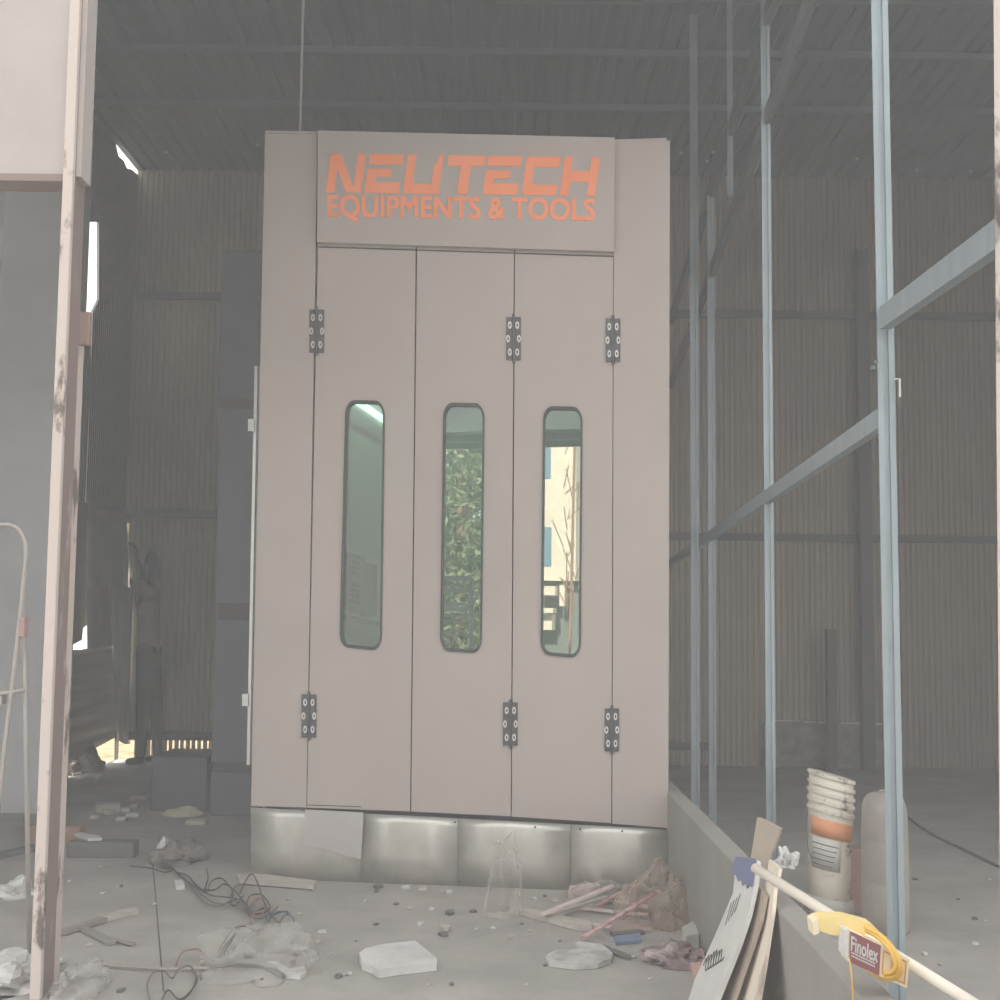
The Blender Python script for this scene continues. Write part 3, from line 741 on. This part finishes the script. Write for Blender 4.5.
b.ball(head, (6.6 * sw, .085, 15 * sw), 3)                       # skull
b.ball(head + V((-5.6 * sw, -.01, -4 * sw)), (2.6 * sw, .045, 7.5 * sw), 2)  # jaw and face towards the left
b.ball(head + V((-7.6 * sw, -.01, -.5 * sw)), (1.4 * sw, .012, 2.2 * sw), 2)  # nose
for s_ in (-1, 1): b.ball(head + V((.5 * sw, s_ * .085, -1 * sw)), (1.4 * sw, .014, 3.4 * sw), 2)  # ears
caps(b, w(150, 578), w(150, 592), .035, .042)                    # neck
caps(b, w(150, 596), w(149, 640), .07, .07); caps(b, w(148, 640), w(148, 660), .068, .062)
# arm raised to the left
caps(b, w(146, 593, -.10), w(139, 572, -.2), .034, .028); caps(b, w(139, 572, -.2), w(135, 549, -.16), .027, .02)
hand = w(132, 545, -.16); caps(b, w(135, 549, -.16), hand, .02, .022)
for k in range(4):
    caps(b, hand + V((-.005, -.02 + .013 * k, .005)), hand + V((-.03 - .004 * (k in (1, 2)), -.022 + .014 * k, .018)), .008, .007, 4)
caps(b, hand + V((.0, -.02, 0)), hand + V((-.008, -.045, .022)), .008, .007, 4)
# other arm bent towards the face
caps(b, w(146, 594, .10), w(140, 612, .02), .033, .027); caps(b, w(140, 612, .02), w(134, 588, .0), .025, .019)
hd2 = w(132, 582, .0); caps(b, w(134, 588), hd2, .019, .021)
for k in range(4): caps(b, hd2 + V((-.004, -.02 + .013 * k, .005)), hd2 + V((-.014, -.02 + .013 * k, .034)), .008, .007, 4)
caps(b, hd2 + V((.004, -.02, 0)), hd2 + V((.006, -.04, .02)), .008, .007, 4)
# legs
hipz = w(149, 655)
for hx, kx, fxp, dy in ((146, 143, 140.5, -.09), (152, 156, 158, .09)):
    h0 = w(hx, 655, dy * .6); k0 = w(kx, 705, dy); f0 = w(fxp, 755, dy)
    f0.z = .05
    caps(b, h0, k0, .062, .043); caps(b, k0, f0, .042, .028)
    caps(b, V((f0.x, f0.y, .035)), V((f0.x - .07, f0.y - .02, .028)), .03, .024)
remeshed(b, 'body', m_skin, person, .009)
b = MB(); caps(b, w(150, 595), w(149, 640), .08, .086); caps(b, w(149, 640), w(148.5, 660), .086, .084)
caps(b, w(146, 594, -.09), w(141, 579, -.18), .044, .038); caps(b, w(146, 595, .09), w(141, 610, .03), .043, .036); caps(b, w(150, 592, -.08), w(150, 592, .08), .05, .05)
remeshed(b, 'shirt', m_shirt, person, .012)
b = MB()
for hx, kx, fxp, dy in ((146, 143, 140.5, -.09), (152, 156, 158, .09)):
    h0 = w(hx, 652, dy * .6); k0 = w(kx, 705, dy); f0 = w(fxp, 752, dy); f0.z = .09
    caps(b, h0, k0, .08, .058); caps(b, k0, f0, .058, .044)
caps(b, w(149, 644), w(149, 658), .08, .082); b.ball(w(149.3, 660), (.092, .14, .09), 3)
remeshed(b, 'trousers', m_trou, person, .012)
b = MB(); b.ball(head + V((1.2 * sw, 0, 2.6 * sw)), (6.6 * sw, .09, 14 * sw), 3); b.ball(head + V((2.8 * sw, 0, -5 * sw)), (4.8 * sw, .082, 11 * sw), 3); remeshed(b, 'hair', m_hair, person, .012)
b = MB()
for hx, kx, fxp, dy in ((146, 143, 140.5, -.09), (152, 156, 158, .09)):
    f0 = w(fxp, 755, dy); sh = MB(); caps(sh, V((f0.x + .01, f0.y, .036)), V((f0.x - .085, f0.y - .02, .03)), .036, .029); remeshed(sh, 'shoe', m_hair, person, .01)

# ------------------------------------------------------------------ debris on the floor
def slab(name, label, cat, poly, th, m, z=0.0, group=None, parent=None, tilt=0.0):
    pts = [atz(px, py, z + .002) for px, py in poly]
    b = MB().prism(pts, (0, 0, th))
    return tag(b.build(name, m), label, cat, group)
m_tanw = mat('pale timber', (190, 182, 172), .8, 0, (172, 164, 154), 6, stretch=(1, 4, 4))
m_red = mat('faded red strip', (188, 128, 126), .6, 0, (214, 192, 187), 26)
m_pinkw = mat('pinkish white strip', (214, 200, 194), .6, 0, (198, 168, 163), 9)
m_brown = mat('brown wood', (164, 132, 112), .85)
m_dark = mat('dark grey channel', (108, 106, 104), .7)
m_yblk = mat('pale yellow block', (206, 202, 176), .85)
slab('foam_slab', 'large broken white foam slab lying in the middle foreground', 'foam', [(359, 961), (365, 956.5), (383, 952), (415, 948.5), (423, 955), (437, 967), (436.5, 971), (400, 975), (379, 978.5), (372, 974), (362, 970)], .028, m_foam)
o = MB().prism([atz(x, y, .002) for x, y in [(545, 963), (549, 958), (556, 955.5), (578, 953.5), (592, 952), (600, 948), (606, 952), (613, 959), (611, 964), (603, 966), (598, 968.5), (575, 970), (558, 968), (549, 966.5)]], (0, 0, .018)).build('crumpled_sheet', mat('grey white sheet', (192, 190, 184), .9, 0, (164, 162, 156), 9, .5, .6, bump=.8, bscale=14)); tag(o, 'flat crumpled white sheet near the blue scrap', 'sheet')
slab('foam_strip', 'small white foam strip behind the crumpled sheet', 'foam', [(575, 946), (580, 944.5), (600, 947.5), (602, 950), (580, 950)], .012, m_foam)
slab('wood_sliver', 'thin dark sliver pointing away from the crumpled sheet', 'wood', [(602, 947), (606, 948), (631, 958), (630, 961), (612, 955)], .01, m_dark)
slab('timber_board', 'long pale timber board lying under the red strips', 'board', [(507.5, 909), (512, 909.5), (590, 926), (592, 931), (580, 931.5), (508, 912)], .02, m_tanw)
def bar(name, label, cat, p, q, za, zb, r, m, group=None):
    a, c = atz(*p, za), atz(*q, zb)
    d = (c - a); L = d.length; rot = d.to_track_quat('X', 'Z').to_matrix()
    b = MB().box((a + c) / 2, (L, r * 2.2, r), rot, r * .2)
    return tag(b.build(name, m), label, cat, group)
st1 = bar('red_strip', 'long red strip with a hooked end leaning on the plastic heap', 'strip', (583, 938), (660, 890), .02, .12, .009, m_red)
bar('pale_strip', 'pinkish white strip lying over the timber board', 'strip', (541, 915), (613, 886), .035, .1, .011, m_pinkw)
bar('pale_strip', 'dusty strip lying flat beside the pinkish white strip', 'strip', (553, 914), (606, 897), .02, .03, .009, m_tanw)
bar('pink_strip', 'short pink strip crossing behind the long red strip', 'strip', (596, 907), (636, 883), .02, .05, .008, m_red)
bar('pale_strip', 'pale strip running right under the red strips', 'strip', (580, 908), (648, 915), .012, .02, .01, m_pinkw)
bar('pale_strip', 'pale strip just behind the long red strip near the heap', 'strip', (603, 899), (650, 907), .012, .03, .01, m_pinkw)
bar('pink_strip', 'thin pink strip beside the timber board end', 'strip', (558, 919), (612, 927), .012, .02, .008, m_pinkw)
slab('pink_carton', 'small faded pink carton by the booth skirt', 'carton', [(568, 899), (590, 897), (600, 893), (598, 890), (570, 894)], .035, m_pinkw)
slab('blue_scrap', 'flat blue scrap on the floor near the low wall', 'scrap', [(614, 939), (640, 936), (641, 943), (616, 945.5)], .012, mat('dusty blue', (118, 132, 156), .7))
slab('dark_strip', 'dark strip lying behind the blue scrap', 'strip', [(610, 935), (640, 932), (645, 934.5), (614, 937.5)], .012, m_dark)
slab('cardboard_piece', 'flat pinkish cardboard piece before the plastic heap', 'cardboard', [(609, 929), (622, 922), (650, 921), (652, 932), (612, 934)], .008, mat('pinkish card', (178, 160, 152), .9))
slab('dark_scrap', 'dark little scrap at the foot of the plastic heap', 'scrap', [(639, 921), (645, 917), (651, 918), (648, 922.5)], .015, m_dark)
o = MB().crumple(atz(654, 921), (.13, .17, .17), 5, 10, .4, 5).build('plastic_heap', m_film2, None, True); tag(o, 'heap of dusty brownish plastic film at the booth corner', 'plastic')
o = MB().crumple(atz(601, 899), (.11, .1, .06), 4, 10, .5, 8).build('plastic_heap', m_film, None, True); tag(o, 'thin clear plastic tangled around the red strips', 'plastic')
o = MB().crumple(atz(504, 916), (.075, .06, .26), 5, 9, .3, 11).build('plastic_bag', m_film, None, True); tag(o, 'clear plastic bag standing against the booth skirt', 'plastic bag')
o = MB().crumple(atz(259, 968), (.17, .2, .12), 4, 9, .5, 14).build('plastic_heap', m_film, None, True); tag(o, 'clear plastic heap among the wires at front left', 'plastic')
o = MB().crumple(atz(83, 990), (.07, .16, .07), 4, 9, .5, 17).build('plastic_heap', m_film, None, True); tag(o, 'clear crumpled plastic beside the left doorpost', 'plastic')
o = MB().crumple(atz(676, 962), (.09, .08, .05), 4, 9, .7, 21).build('scrap_pile', mat('dark purple scraps', (130, 112, 112), .7, 0, (178, 166, 162), 12, .5, .6), None, False); tag(o, 'small pile of dark torn scraps near the white board', 'scrap')
slab('paper_scrap', 'white paper scrap standing by the scrap pile', 'paper', [(682, 941), (694, 934), (699, 948), (686, 950)], .05, m_board)
slab('paper_scrap', 'pink paper scrap between the pile and the white board', 'paper', [(690, 968), (702, 953), (706, 966), (696, 985)], .02, mat('pink paper', (206, 166, 158), .8))
slab('floor_plank', 'pale flat plank lying against the left of the skirt', 'plank', [(236, 879), (252, 876.5), (316, 885), (313, 890), (240, 884.5)], .02, m_tanw)
# left group
slab('foam_curl', 'bent white plastic strip beside the clear heap', 'strip', [(268, 965), (276, 965), (290, 973), (304, 970), (306.5, 976), (300, 980), (286, 979)], .014, m_foam)
tag(MB().tube([atz(104, 964.5, .01), atz(124, 966.5, .012), atz(165, 969, .012), atz(210, 968, .012)], .006, 8).build('metal_rod', mat('worn rod', (168, 160, 152), .5, .4)), 'thin metal rod lying across the front left floor', 'rod')
tag(MB().tube(smooth_pts([atz(205, 968, .012), atz(232, 965, .012), atz(262, 967, .012), atz(284, 977, .012)]), .006, 8).build('grey_hose', m_dark, None, True), 'dull grey hose running to the bent white strip', 'hose')
slab('wood_wedge', 'pale split timber wedge near the floor joint', 'wood', [(101, 921), (118, 914), (136, 910.5), (139, 914), (118, 919), (104, 923)], .015, m_tanw)
bar('timber_lath', 'dusty lath running from the doorpost to the wedge', 'lath', (60, 933), (104, 919), .012, .012, .018, mat('dusty lath', (146, 138, 130), .9))
bar('timber_lath', 'short dusty lath below the pale wedge', 'lath', (83, 928), (112, 943), .01, .01, .015, mat('grey lath', (140, 136, 130), .9))
bar('timber_lath', 'thin dusty lath crossing toward the floor joint', 'lath', (108, 938), (134, 944), .01, .01, .009, mat('pinkish lath', (152, 140, 134), .9))
p = atz(100, 858); x0 = atz(66, 858).x; x1 = atz(134, 858).x
tag(MB().bb((x0, p.y, 0), (x1, p.y + .1, .075), .005).build('steel_channel', m_dark), 'long dark grey channel lying across the left floor', 'channel')
p2 = atz(40, 843)
tag(MB().bb((atz(26, 842).x, p2.y, 0), (atz(82, 842).x, p2.y + .1, .085), .006).build('wood_block', m_brown), 'reddish brown wood block behind the dark channel', 'wood')
slab('white_slat', 'white slat lying on the dark channel end', 'slat', [(74, 836), (80, 834.5), (100, 838), (102, 840.5), (88, 841)], .012, m_foam, .075)
for i, (x0_, y0_, x1_, y1_, m_, lb) in enumerate(((94, 797, 117, 813, m_tanw, 'largest pale rubble piece of the scatter on the left floor'), (91, 813, 98, 819, m_foam, 'white rubble bit left of the largest pale piece'), (105, 806, 112, 815, m_tanw, 'tan rubble bit in front of the largest pale piece'),
      (120, 805, 128, 812, m_foam, 'squarish white rubble piece right of the largest'), (116, 816, 126, 821, m_foam, 'white rubble piece nearest the camera in the scatter'), (125, 811, 137, 817, m_foam, 'long white rubble piece at the right of the scatter'),
      (130, 801, 138, 808, m_tanw, 'small tan rubble cube behind the long white piece'), (129, 794, 146, 800, m_tanw, 'flat rubble piece farthest back in the scatter'), (186, 817, 205, 825, m_yblk, 'pale yellow block in front of the dark metal box'))):
    b0 = atz((x0_ + x1_) / 2, y1_); ww = (x1_ - x0_) * b0.y / F; hh_ = max(.02, (y1_ - y0_) * .55 * b0.y / F)
    b = MB().box(b0 + V((0, ww * .3, hh_ / 2)), (ww, ww * .7 + .02, hh_), Matrix.Rotation(random.uniform(-.5, .5), 3, 'Z') if i < 8 else None, .006)
    tag(b.build('rubble_piece' if i < 8 else 'yellow_block', m_), lb, 'rubble' if i < 8 else 'block', 'pale rubble on the left floor' if i < 8 else None)
o = MB().crumple(atz(183, 816), (.10, .06, .05), 3, 8, .4, 31).build('crumpled_paper', m_yblk); tag(o, 'crumpled pale paper against the dark metal box', 'paper')
o = MB().crumple(atz(176, 860), (.12, .18, .08), 4, 9, .5, 33).build('rag', mat('brown grey rag', (142, 132, 126), .9, 0, (116, 110, 108), 10), None, False); tag(o, 'dull brown rag at the start of the wire tangle', 'rag')
o = MB().crumple(atz(163, 858), (.03, .05, .09), 3, 8, .5, 35).build('plastic_scrap', m_foam); tag(o, 'white plastic scrap left of the brown rag', 'scrap')
slab('foam_block', 'white foam block left of the wire tangle', 'foam', [(174, 884.5), (183, 884), (184.5, 889.5), (176, 890.5)], .02, m_foam)
# through the left doorway
o = MB().crumple(atz(12, 980), (.13, .2, .05), 4, 8, .6, 41).build('rubble_heap', m_foam); tag(o, 'pale rubble heap at the foot of the step ladder', 'rubble')
o = MB().crumple(atz(16, 895), (.08, .09, .06), 3, 8, .6, 43).build('paper_scrap', m_foam); tag(o, 'white paper scrap beyond the step ladder legs', 'paper')
bar('timber_lath', 'dark plank on the floor beyond the ladder', 'lath', (-10, 858), (44, 846), .01, .01, .03, m_dark)
# slack sacks against the left wall
o = MB().crumple(atz(78, 770), (.16, .25, .2), 4, 6, .4, 47).build('sack', mat('brown sack', (112, 100, 92), .9)); tag(o, 'dull brown sack by the gap at the left wall foot', 'sack')
slab('paper_scrap', 'small pale scrap before the brown sack', 'paper', [(71, 774), (80, 772.5), (81, 774), (73, 775.5)], .01, m_foam)

# wires
wm = {'black': mat('black wire', (84, 80, 80), .5), 'blue': mat('blue wire', (88, 100, 112), .5), 'red': mat('reddish wire', (150, 116, 112), .5), 'grey': mat('grey wire', (112, 106, 104), .5)}
W = [('black', [(158, 838), (164, 852), (163, 862), (172, 868), (185, 880), (200, 889), (206, 892), (211, 882), (220, 878), (228, 884), (233, 893), (230, 903), (236, 905), (243, 896)], .03, 'black wire starting at the rag and looping along the tangle'),
     ('black', [(176, 872), (188, 876), (197, 886), (210, 895), (225, 897), (240, 900), (247, 910), (258, 914), (270, 908), (262, 895), (250, 896), (247, 906), (252, 912)], .025, 'black wire with a round loop in the tangle middle'),
     ('grey', [(166, 858), (178, 874), (192, 884), (207, 899), (222, 904), (236, 900)], .02, 'grey wire sagging lowest in the tangle'),
     ('black', [(205, 889), (208, 877), (206, 868)], .06, 'short black wire end sticking up from the tangle'),
     ('black', [(230, 897), (238, 885), (262, 886), (312, 890)], .015, 'straight black wire along the pale floor plank'),
     ('black', [(240, 893), (246, 880), (252, 874), (258, 884), (264, 902), (272, 916), (282, 925)], .05, 'tall arching black wire before the plank'),
     ('blue', [(263, 913), (269, 922), (276, 926), (284, 916), (290, 914), (284, 911), (270, 917)], .035, 'blue wire curl at the right end of the tangle'),
     ('blue', [(268, 922), (275, 913), (285, 912), (294, 920), (288, 928)], .05, 'blue grey wire arching over the curl at right'),
     ('red', [(245, 912), (256, 900), (262, 906), (254, 913), (250, 925), (258, 930), (266, 920)], .03, 'reddish wire winding through the tangle loops'),
     ('grey', [(216, 957), (222, 945), (232, 930), (242, 926), (252, 929), (258, 935)], .07, 'thin grey wire arching over the clear heap'),
     ('black', [(219, 958), (224, 948), (236, 933), (226, 950), (222, 960)], .05, 'narrow black wire loop beside the clear heap'),
     ('red', [(175, 968), (182, 953), (197, 949), (207, 957), (214, 961)], .04, 'reddish wire hoop above the metal rod'),
     ('grey', [(150, 1000), (147, 985), (153, 973), (164, 971), (172, 978), (178, 970), (190, 966), (196, 978), (190, 993), (180, 1002)], .03, 'grey wire with two loose loops at the front edge'),
     ('black', [(192, 968), (197, 980), (188, 994), (178, 999), (168, 990), (160, 1004)], .02, 'black wire curl beneath the metal rod'),
     ('black', [(130, 866), (150, 868), (164, 872), (172, 870)], .01, 'black wire end lying left of the brown rag')]
for c, pts, h, lb in W:
    n = len(pts)
    P3 = [atz(x, y, .008 + h * math.sin(math.pi * i / (n - 1)) * (.4 + .6 * ((i * 37) % 7) / 7)) for i, (x, y) in enumerate(pts)]
    tag(MB().tube(smooth_pts(P3, 6), .0034, 6).build('electrical_wire', wm[c], None, True), lb, 'wire', 'loose electrical wires')
for c, pts, h, lb in (('black', [(184, 878), (196, 888), (214, 890), (224, 884), (234, 890), (244, 902), (252, 911), (264, 908)], .04, 'black wire bridging the upper side of the tangle'),
                      ('grey', [(190, 886), (204, 902), (220, 906), (232, 900), (240, 908), (256, 918), (270, 914), (278, 906)], .02, 'grey wire following the lower edge of the tangle'),
                      ('red', [(250, 905), (258, 898), (266, 904), (262, 914), (252, 916), (246, 908)], .02, 'small reddish wire ring in the tangle')):
    n = len(pts); P3 = [atz(x, y, .008 + h * math.sin(math.pi * i / (n - 1)) * (.4 + .6 * ((i * 23) % 5) / 5)) for i, (x, y) in enumerate(pts)]
    tag(MB().tube(smooth_pts(P3, 6), .0034, 6).build('electrical_wire', wm[c], None, True), lb, 'wire', 'loose electrical wires')
# floor joint: a saw cut filled with dirt
b = MB(); b.prism([atz(152, 862, .0), atz(153.2, 862, .0), atz(164.3, 992, .0), atz(162.8, 992, .0)], (0, 0, .0015)); trim(b, mat('dirty joint', (92, 88, 84), .95))
# small chips
random.seed(12)
m_chip = [m_foam, m_tanw, m_pinkw, m_dark]
chips = [(103, 894, 5), (118, 888, 6), (121, 887, 5), (69, 882, 4), (101, 868, 4), (137, 846, 3), (155, 905, 5), (90, 946, 6), (120, 992, 8), (203, 963, 6), (220, 971, 5), (253, 982, 4), (283, 979, 5), (261, 905, 5), (288, 900, 4), (323, 933, 8), (318, 943, 7), (338, 978, 9), (350, 975, 6), (345, 976, 5),
         (378, 888, 9), (405, 889, 8), (423, 890, 11), (376, 892, 6), (449, 893, 7), (443, 892, 5), (376, 925, 5), (421, 925, 7), (446, 930, 12), (443, 936, 10), (476, 930, 4), (478, 936, 4), (450, 914, 10), (432, 910, 6), (410, 909, 8), (473, 913, 8), (493, 929, 5), (526, 986, 5), (545, 966, 4), (660, 964, 4), (512, 938, 8),
         (452, 985, 6), (430, 968, 4), (428, 986, 4), (262, 980, 4), (310, 962, 4), (331, 955, 4), (356, 942, 3), (300, 915, 4), (288, 900, 5), (396, 905, 5), (365, 902, 4), (530, 932, 4), (522, 925, 4), (535, 900, 7), (556, 902, 9), (545, 897, 5), (650, 980, 4), (614, 955, 4), (560, 942, 4), (634, 958, 4), (905, 870, 5), (975, 920, 7), (975, 945, 6), (940, 965, 5), (915, 880, 5), (925, 955, 6), (985, 922, 5), (958, 900, 4), (990, 880, 3)]
for i, (px, py, sz) in enumerate(chips):
    p = atz(px, py); s_ = sz * p.y / F
    m_ = m_chip[0] if i % 3 == 0 else (m_chip[1] if i % 3 == 1 else m_chip[3])
    t_ = min(.012, s_ * .28)
    a = random.uniform(0, 3.1); n_ = random.choice((4, 5, 5, 6))
    poly = [p + V((math.cos(a + 6.283 * k / n_) * s_ * .55 * random.uniform(.5, 1.2), math.sin(a + 6.283 * k / n_) * s_ * random.uniform(.3, 1.1), .002)) for k in range(n_)]
    o = MB().prism(poly, (0, 0, t_)).build('debris_chip', m_)
    nm = {0: ('small white foam chip scattered on the dusty floor', 'white foam chips on the floor'), 1: ('small tan chip scattered on the dusty floor', 'tan chips on the floor'), 2: ('small dark grey chip scattered on the dusty floor', 'dark chips on the floor')}[i % 3]
    tag(o, nm[0], 'debris', nm[1])

# ------------------------------------------------------------------ outside, behind the camera (seen in the panes)
def refl(px, py, dist_y):
    """world point at plane y=dist_y that the booth glass shows at this pixel"""
    d = ray(px, py); h = B(px, py, -.012); r = d - 2 * d.dot(bn) * bn
    return h + r * ((dist_y - h.y) / r.y)
YO = -15.0
m_cream_wall = mat('cream building', (240, 230, 212), .9, 0, (234, 222, 202), 2)
m_bluew = mat('blue window glass', (120, 150, 170), .2); m_shade = mat('grey ground floor', (128, 132, 128), .9)
bl_ = refl(541, 640, YO); br_ = refl(580, 440, YO)
lo, hi = min(bl_.x, br_.x), max(bl_.x, br_.x)
bld = thing('building', V(((lo + hi) / 2, YO, 0)), 'cream building with blue windows standing across from the shed', 'building')
MB().bb((lo - .35, YO - 4, 1.9), (refl(576, 500, YO).x, YO, 9)).build('wall', m_cream_wall, bld)
MB().bb((lo - .35, YO - 3.8, 0), (refl(576, 500, YO).x, YO - .3, 1.9)).build('ground_floor', m_shade, bld)
def onb(px0, py0, px1, py1, y, th, nm, m, par=bld):
    a, c = refl(px0, py0, y), refl(px1, py1, y)
    return MB().bb((min(a.x, c.x), y - th, min(a.z, c.z)), (max(a.x, c.x), y, max(a.z, c.z))).build(nm, m, par)
for q in ((538, 440, 550.5, 478), (538, 527, 551, 566)): onb(*q, YO + .02, .1, 'window', m_bluew)
onb(538, 586, 555, 595, YO + .3, .35, 'balcony', m_cream_wall); onb(538, 608, 553, 613, YO + .3, .35, 'balcony', m_cream_wall); onb(538, 614, 552, 630, YO + .1, .35, 'balcony', m_cream_wall)
onb(559.5, 585, 564.5, 606, YO + .1, .1, 'pillar', m_cream_wall)
m_leaf = mat('leaves', (112, 124, 92), .6, 0, (150, 158, 120), 3)
def tree(px, half, z0, z1, n, label, seed, Y):
    random.seed(seed)
    c = refl(px, 540, Y)
    t = thing('tree', V((c.x, Y, 0)), label, 'tree')
    MB().tube([V((c.x, Y, 0)), V((c.x, Y, z1 * .8))], .12, 8).build('trunk', m_brown, t)
    b = MB()
    for i in range(n):
        p = V((c.x + random.uniform(-half, half), Y + random.uniform(-.8, .8), random.uniform(z0, z1)))
        s_ = random.uniform(.06, .13); rot = Matrix.Rotation(random.uniform(0, 6.28), 3, V((random.uniform(-1, 1), random.uniform(-1, 1), random.uniform(-1, 1))).normalized())
        q = [p + rot @ V((sx * s_ * .35, sy * s_, 0)) for sx, sy in ((0, -1), (1, 0), (0, 1), (-1, 0))]
        b.bm.faces.new([b.bm.verts.new(v) for v in q])
    for i in range(16): b.crumple(V((c.x + random.uniform(-half * .75, half * .75), Y - .35 + random.uniform(-.2, .1), random.uniform(z0 + .5, z1 - .2))), (.42, .3, .5), 3, 9, .5, i, False)
    b.build('foliage', m_leaf, t, fix=False)['kind'] = 'stuff'
tree(462, .95, .1, 6.2, 9000, 'leafy green tree across the yard from the shed', 5, -14.0)
YG = -10.5
ga, gb = refl(436, 617, YG), refl(471, 578, YG)
gate = thing('slatted_gate', V(((ga.x + gb.x) / 2, YG, 0)), 'low dark slatted gate standing before the leafy tree', 'gate')
for i, t in enumerate((.02, .16, .30, .62, .78, .93)):
    z = lerp(ga.z, gb.z, t); MB().bb((min(ga.x, gb.x), YG - .03, z), (max(ga.x, gb.x), YG, z + (gb.z - ga.z) * (.07 + .05 * (i % 2)))).build('slat', m_dark, gate)
for x in (min(ga.x, gb.x), max(ga.x, gb.x)): MB().bb((x - .03, YG - .08, 0), (x + .03, YG - .03, gb.z)).build('gate_post', m_dark, gate)
# thin bare tree in front of the building
c = refl(570, 540, -13.0); random.seed(9)
tt = thing('tree', V((c.x, -13.0, 0)), 'thin bare young tree before the cream building', 'tree')
b = MB()
for i in range(26):
    z = random.uniform(1.2, 5.2); a = V((c.x + random.uniform(-.15, .15), -13 + random.uniform(-.1, .1), z)); b.tube([a, a + V((random.uniform(-.28, .28), 0, random.uniform(.2, .6)))], .012, 4)
b.tube([V((c.x, -13, 0)), V((c.x + .1, -13, 5.4))], .03, 6); b.build('branches', m_brown, tt)
# unseen dark wall added so the left pane reflects little light
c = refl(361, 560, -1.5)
tag(MB().bb((c.x - .9, -1.7, 0), (c.x + .42, -1.5, 3.2)).build('dimmer_wall', mat('added dimmer', (72, 76, 74), .95)), 'dark wall added in the yard to dim the left pane reflection', 'wall')
struct(MB().bb((-40, -40, -.08), (40, 30, -.02)).build('ground', mat('yard earth', (150, 147, 141), .95, 0, (130, 127, 121), 2)))
struct(MB().bb((-16, 3.5, -.019), (XL - .03, 22, -.008)).build('ground.001', mat('yellow earth', (178, 152, 104), .95, 0, (112, 92, 62), 7, .42, .58)))
struct(MB().bb((XL - .03, YB + .03, -.019), (6, 22, -.008)).build('ground.002', bpy.data.materials['yellow earth']))

# ------------------------------------------------------------------ light
wd = bpy.data.worlds.new('world'); S.world = wd; wd.use_nodes = True
bg = wd.node_tree.nodes['Background']; bg.inputs[0].default_value = (.97, .985, 1.0, 1); bg.inputs[1].default_value = 1.9
sd = bpy.data.lights.new('sun', 'SUN'); so = bpy.data.objects.new('sun', sd); COL.objects.link(so)
sd.energy = 9; sd.angle = .02; sd.color = (1, .92, .82)
so.rotation_euler = V((.06, -.78, -.62)).to_track_quat('-Z', 'Y').to_euler()
S.view_settings.view_transform = 'Standard'; S.view_settings.look = 'None'; S.view_settings.gamma = 1; S.view_settings.use_curve_mapping = False
S.view_settings.exposure = 0.17
hz = bpy.data.materials.new('dust haze'); hz.use_nodes = True
hn = hz.node_tree; hn.nodes.remove(hn.nodes['Principled BSDF'])
vs_ = hn.nodes.new('ShaderNodeVolumeScatter'); vs_.inputs['Density'].default_value = .023; vs_.inputs['Color'].default_value = (.975, .985, .995, 1); vs_.inputs['Anisotropy'].default_value = .0
hn.links.new(vs_.outputs[0], hn.nodes['Material Output'].inputs['Volume'])
hb = MB().bb((XL + .05, .3, .001), (XR - .05, YB - .1, 4.7)).build('dust_haze', hz)
tag(hb, 'thin pale dust haze hanging in the air of the whole shed', 'haze', None, 'structure')
S.cycles.volume_bounces = 2
S.cycles.use_denoising = True
S.cycles.max_bounces = 8; S.cycles.diffuse_bounces = 5; S.cycles.transparent_max_bounces = 12
S.cycles.sample_clamp_indirect = 6
